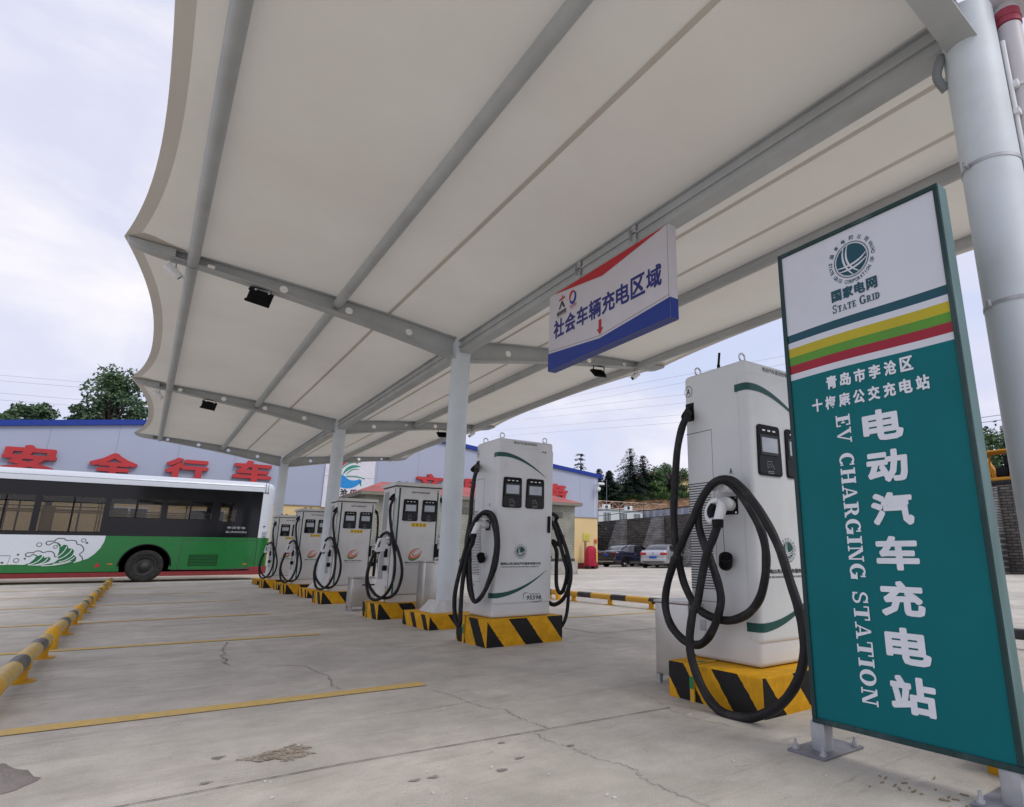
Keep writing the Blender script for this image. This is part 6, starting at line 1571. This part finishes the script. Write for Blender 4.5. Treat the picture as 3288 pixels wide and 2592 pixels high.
def broadleaf(h, w, seed, name, label, loc, m, leaf=.22, n=5200, group=None, z0=.3, clumps=26):
    random.seed(seed); t = thing(name, label, 'tree' if h > 3 else 'bush', loc, 0, group)
    b = MB(); b.tube([(0, 0, 0), (.1, 0, h * .3), (.0, .1, h * .75)], [h * .025, h * .018, h * .006], 8)
    cl = []
    for i in range(clumps):
        a = random.uniform(0, 2 * PI); zz = random.uniform(z0, .96); rr = w * math.sin(PI * min(1, (zz - z0 * .7) / (1.05 - z0 * .7))) ** .6 * random.uniform(.15, .9)
        p = Vector((rr * math.cos(a), rr * math.sin(a), h * zz)); cl.append((p, w * random.uniform(.20, .42)))
        b.tube([(0, 0, h * min(zz * .7, .7)), tuple(p * .6 + Vector((0, 0, h * zz * .36))), tuple(p)], [h * .008, h * .005, .012], 5)
    b.build('trunk', M_bark, t)
    c = MB()
    for _ in range(n):
        p, r = random.choice(cl); v = Vector((random.gauss(0, 1), random.gauss(0, 1), random.gauss(0, .8))).normalized() * r * random.random() ** .4
        e = p + v; o = Vector((random.gauss(0, 1), random.gauss(0, 1), random.gauss(-.3, .7))).normalized(); s = o.orthogonal().normalized(); l = leaf * random.uniform(.6, 1.4)
        s.rotate(Matrix.Rotation(random.uniform(0, 6), 3, o))
        c.add([e, e + o * l * .5 + s * l * .28, e + o * l, e + o * l * .5 - s * l * .28], [(0, 1, 2, 3)])
    c.build('crown', m, t); return t
on_hill = lambda x, y: (x, y, hz(x, y) - .15)
conifer(6.3, 3.6, 1, 'cedar_tree', 'largest dark cedar on the hill, with a broad layered crown', on_hill(46.5, 56.8))
conifer(5.4, 3.2, 2, 'cedar_tree', 'cedar leaning against the right side of the largest cedar', on_hill(49.2, 57.6))
conifer(3.7, 1.8, 3, 'cedar_tree', 'narrow cedar just left of the largest cedar', on_hill(43.1, 56.6))
conifer(3.7, 1.6, 4, 'cedar_tree', 'thin pointed cedar between the depot corner and the narrow cedar', on_hill(41.7, 56.8))
conifer(3.0, 1.4, 5, 'cedar_tree', 'small cedar just behind the depot roof corner', on_hill(40.5, 57.2))
conifer(3.4, 2.0, 7, 'cedar_tree', 'low wide cedar filling the gap left of the largest cedar', on_hill(44.6, 58.6))
conifer(9.1, 2.5, 6, 'cedar_tree', 'lone cedar top with drooping shoots rising behind the depot roof', (27.9, 40.6, 0))
GB = 'bushes and small trees on the hill'
for i, (x, y, h, w, m, lb) in enumerate(((51.3, 57.2, 3.2, 1.9, M_lea, 'green leafy tree on the hill right of the cedars'), (53.0, 56.6, 2.6, 1.6, M_lea3, 'dark purplish bush on the hill beside the thick black cable'), (49.8, 56.0, 1.8, 1.2, M_lea2, 'light green bush below the cedars, beside the purplish bush'),
                                   (55.5, 60.5, 4.4, 2.6, M_lea, 'taller leafy tree behind the hill, below the small red roof'), (55.5, 57.2, 3.6, 2.2, M_lea, 'leafy tree on the hill mostly behind the nearest charger'), (45, 16.5, 5.6, 2.6, M_lea, 'leafy tree behind the yellow digger'), (46, 13.2, 5.2, 2.6, M_lea, 'leafy tree above the digger next to the big column'), (48, 20.5, 5.2, 2.8, M_lea, 'leafy tree behind the digger, farther from the column'))):
    broadleaf(h, w, 30 + i, 'leafy_tree' if h > 3 else 'leafy_bush', lb, on_hill(x, y), m, .26, 3400, GB, .12, 20)
broadleaf(11.6, 1.85, 50, 'leafy_tree', 'tall loose green tree behind the left end of the depot roof', (-2.45, 45, 0), M_lea, .21, 9500, None, .62, 40)
broadleaf(9.6, 1.05, 53, 'leafy_tree', 'slimmer leafy tree against the left flank of the tall loose tree', (-3.75, 45.5, 0), M_lea, .20, 4000, None, .70, 18)
broadleaf(9.1, 1.0, 51, 'leafy_tree', 'low leafy treetop peeping over the blue roof edge at the far left', (-5.75, 45, 0), M_lea, .2, 3600, None, .80, 18)
broadleaf(8.7, .8, 52, 'leafy_tree', 'small dark treetop cut by the left edge of the photo', (-7.0, 46, 0), M_lea, .25, 1500, None, .84, 10)
random.seed(8); gr = MB()
for _ in range(15000):
    x = random.uniform(36, 62); y = edge(x) + .95 + abs(random.gauss(0, 1.6)); z = hz(x, y); h = random.uniform(.10, .42) * (1 if random.random() < .8 else 1.6); a = random.uniform(0, 6); w = .05 + .07 * random.random()
    dx, dy = math.cos(a) * w, math.sin(a) * w; lx, ly = random.gauss(0, .16), random.gauss(-.08, .16)
    gr.add([(x - dx, y - dy, z - .05), (x + dx, y + dy, z - .05), (x + lx + dx * .5, y + ly + dy * .5, z + h), (x + lx - dx * .5, y + ly - dy * .5, z + h)], [(0, 1, 2, 3)], random.randrange(2))
tag(gr.build('undergrowth', [M_lea2, M_lea]), kind='stuff')
hs_ = thing('hill_house', 'distant house with a red hipped roof among the hilltop trees', 'house', (63.5, 70.5, 9.4), R(20))
b = MB(); b.box(-2.5, 2.5, -4, 4, 0, 2.6); b.build('wall', M_cream, hs_); b = MB(); b.add([(-3, -4.5, 2.6), (3, -4.5, 2.6), (3, 4.5, 2.6), (-3, 4.5, 2.6), (0, -2, 4.0), (0, 2, 4.0)], [(0, 1, 4), (1, 2, 5, 4), (2, 3, 5), (3, 0, 4, 5)]); b.build('roof', mat('faded_red_roof', (0, 0, 0)), hs_)
st_ = MB(); st_.tube([(50, 17.4, 4), (50, 17.4, 10.1)], [.2, .15], 10); tag(st_.build('chimney_stack', mat('stack_grey', (.4, .4, .4), .8)), 'slim grey chimney rising over the trees beside the green sign', 'chimney')

# ------------------------------------------------------------------ overhead wires, far off
M_wire = mat('wire_hazed', (.52, .52, .58), .5)  # grey lightened so that distance haze sits in the wire colour
def wire(a, c, sag, label, r=.014):
    b = MB(); P = [(a[0] + (c[0] - a[0]) * i / 24, a[1] + (c[1] - a[1]) * i / 24, a[2] + (c[2] - a[2]) * i / 24 - sag * 4 * (i / 24) * (1 - i / 24)) for i in range(25)]
    b.tube(P, r, 5); tag(b.build('power_line', M_wire), label, 'power line', 'power lines across the sky')
WL = 'thin power line crossing the sky above the depot'
WRl = 'thin power line crossing the sky above the hill'
for z0, z1 in ((13.25, 15.1), (12.85, 14.6), (12.0, 13.4), (11.5, 12.9)): wire((-14, 60, z0), (12, 60, z1), .15, WL)
for (ya, za, yb, zb) in ((91, 29.3, 30, 23.2), (93, 28.2, 30, 22.2), (106, 29.1, 30, 19.4), (108, 28.0, 30, 18.2), (121, 27.7, 30, 16.6), (123, 26.6, 30, 15.6)): wire((60, ya, za), (60, yb, zb), .0, WRl, .018)
for z in (7.9, 7.5, 6.5): wire((52, -10, z + 3.4), (52, 34, z + 3.9), .3, 'dark wire seen between the green sign and the big column', .03)
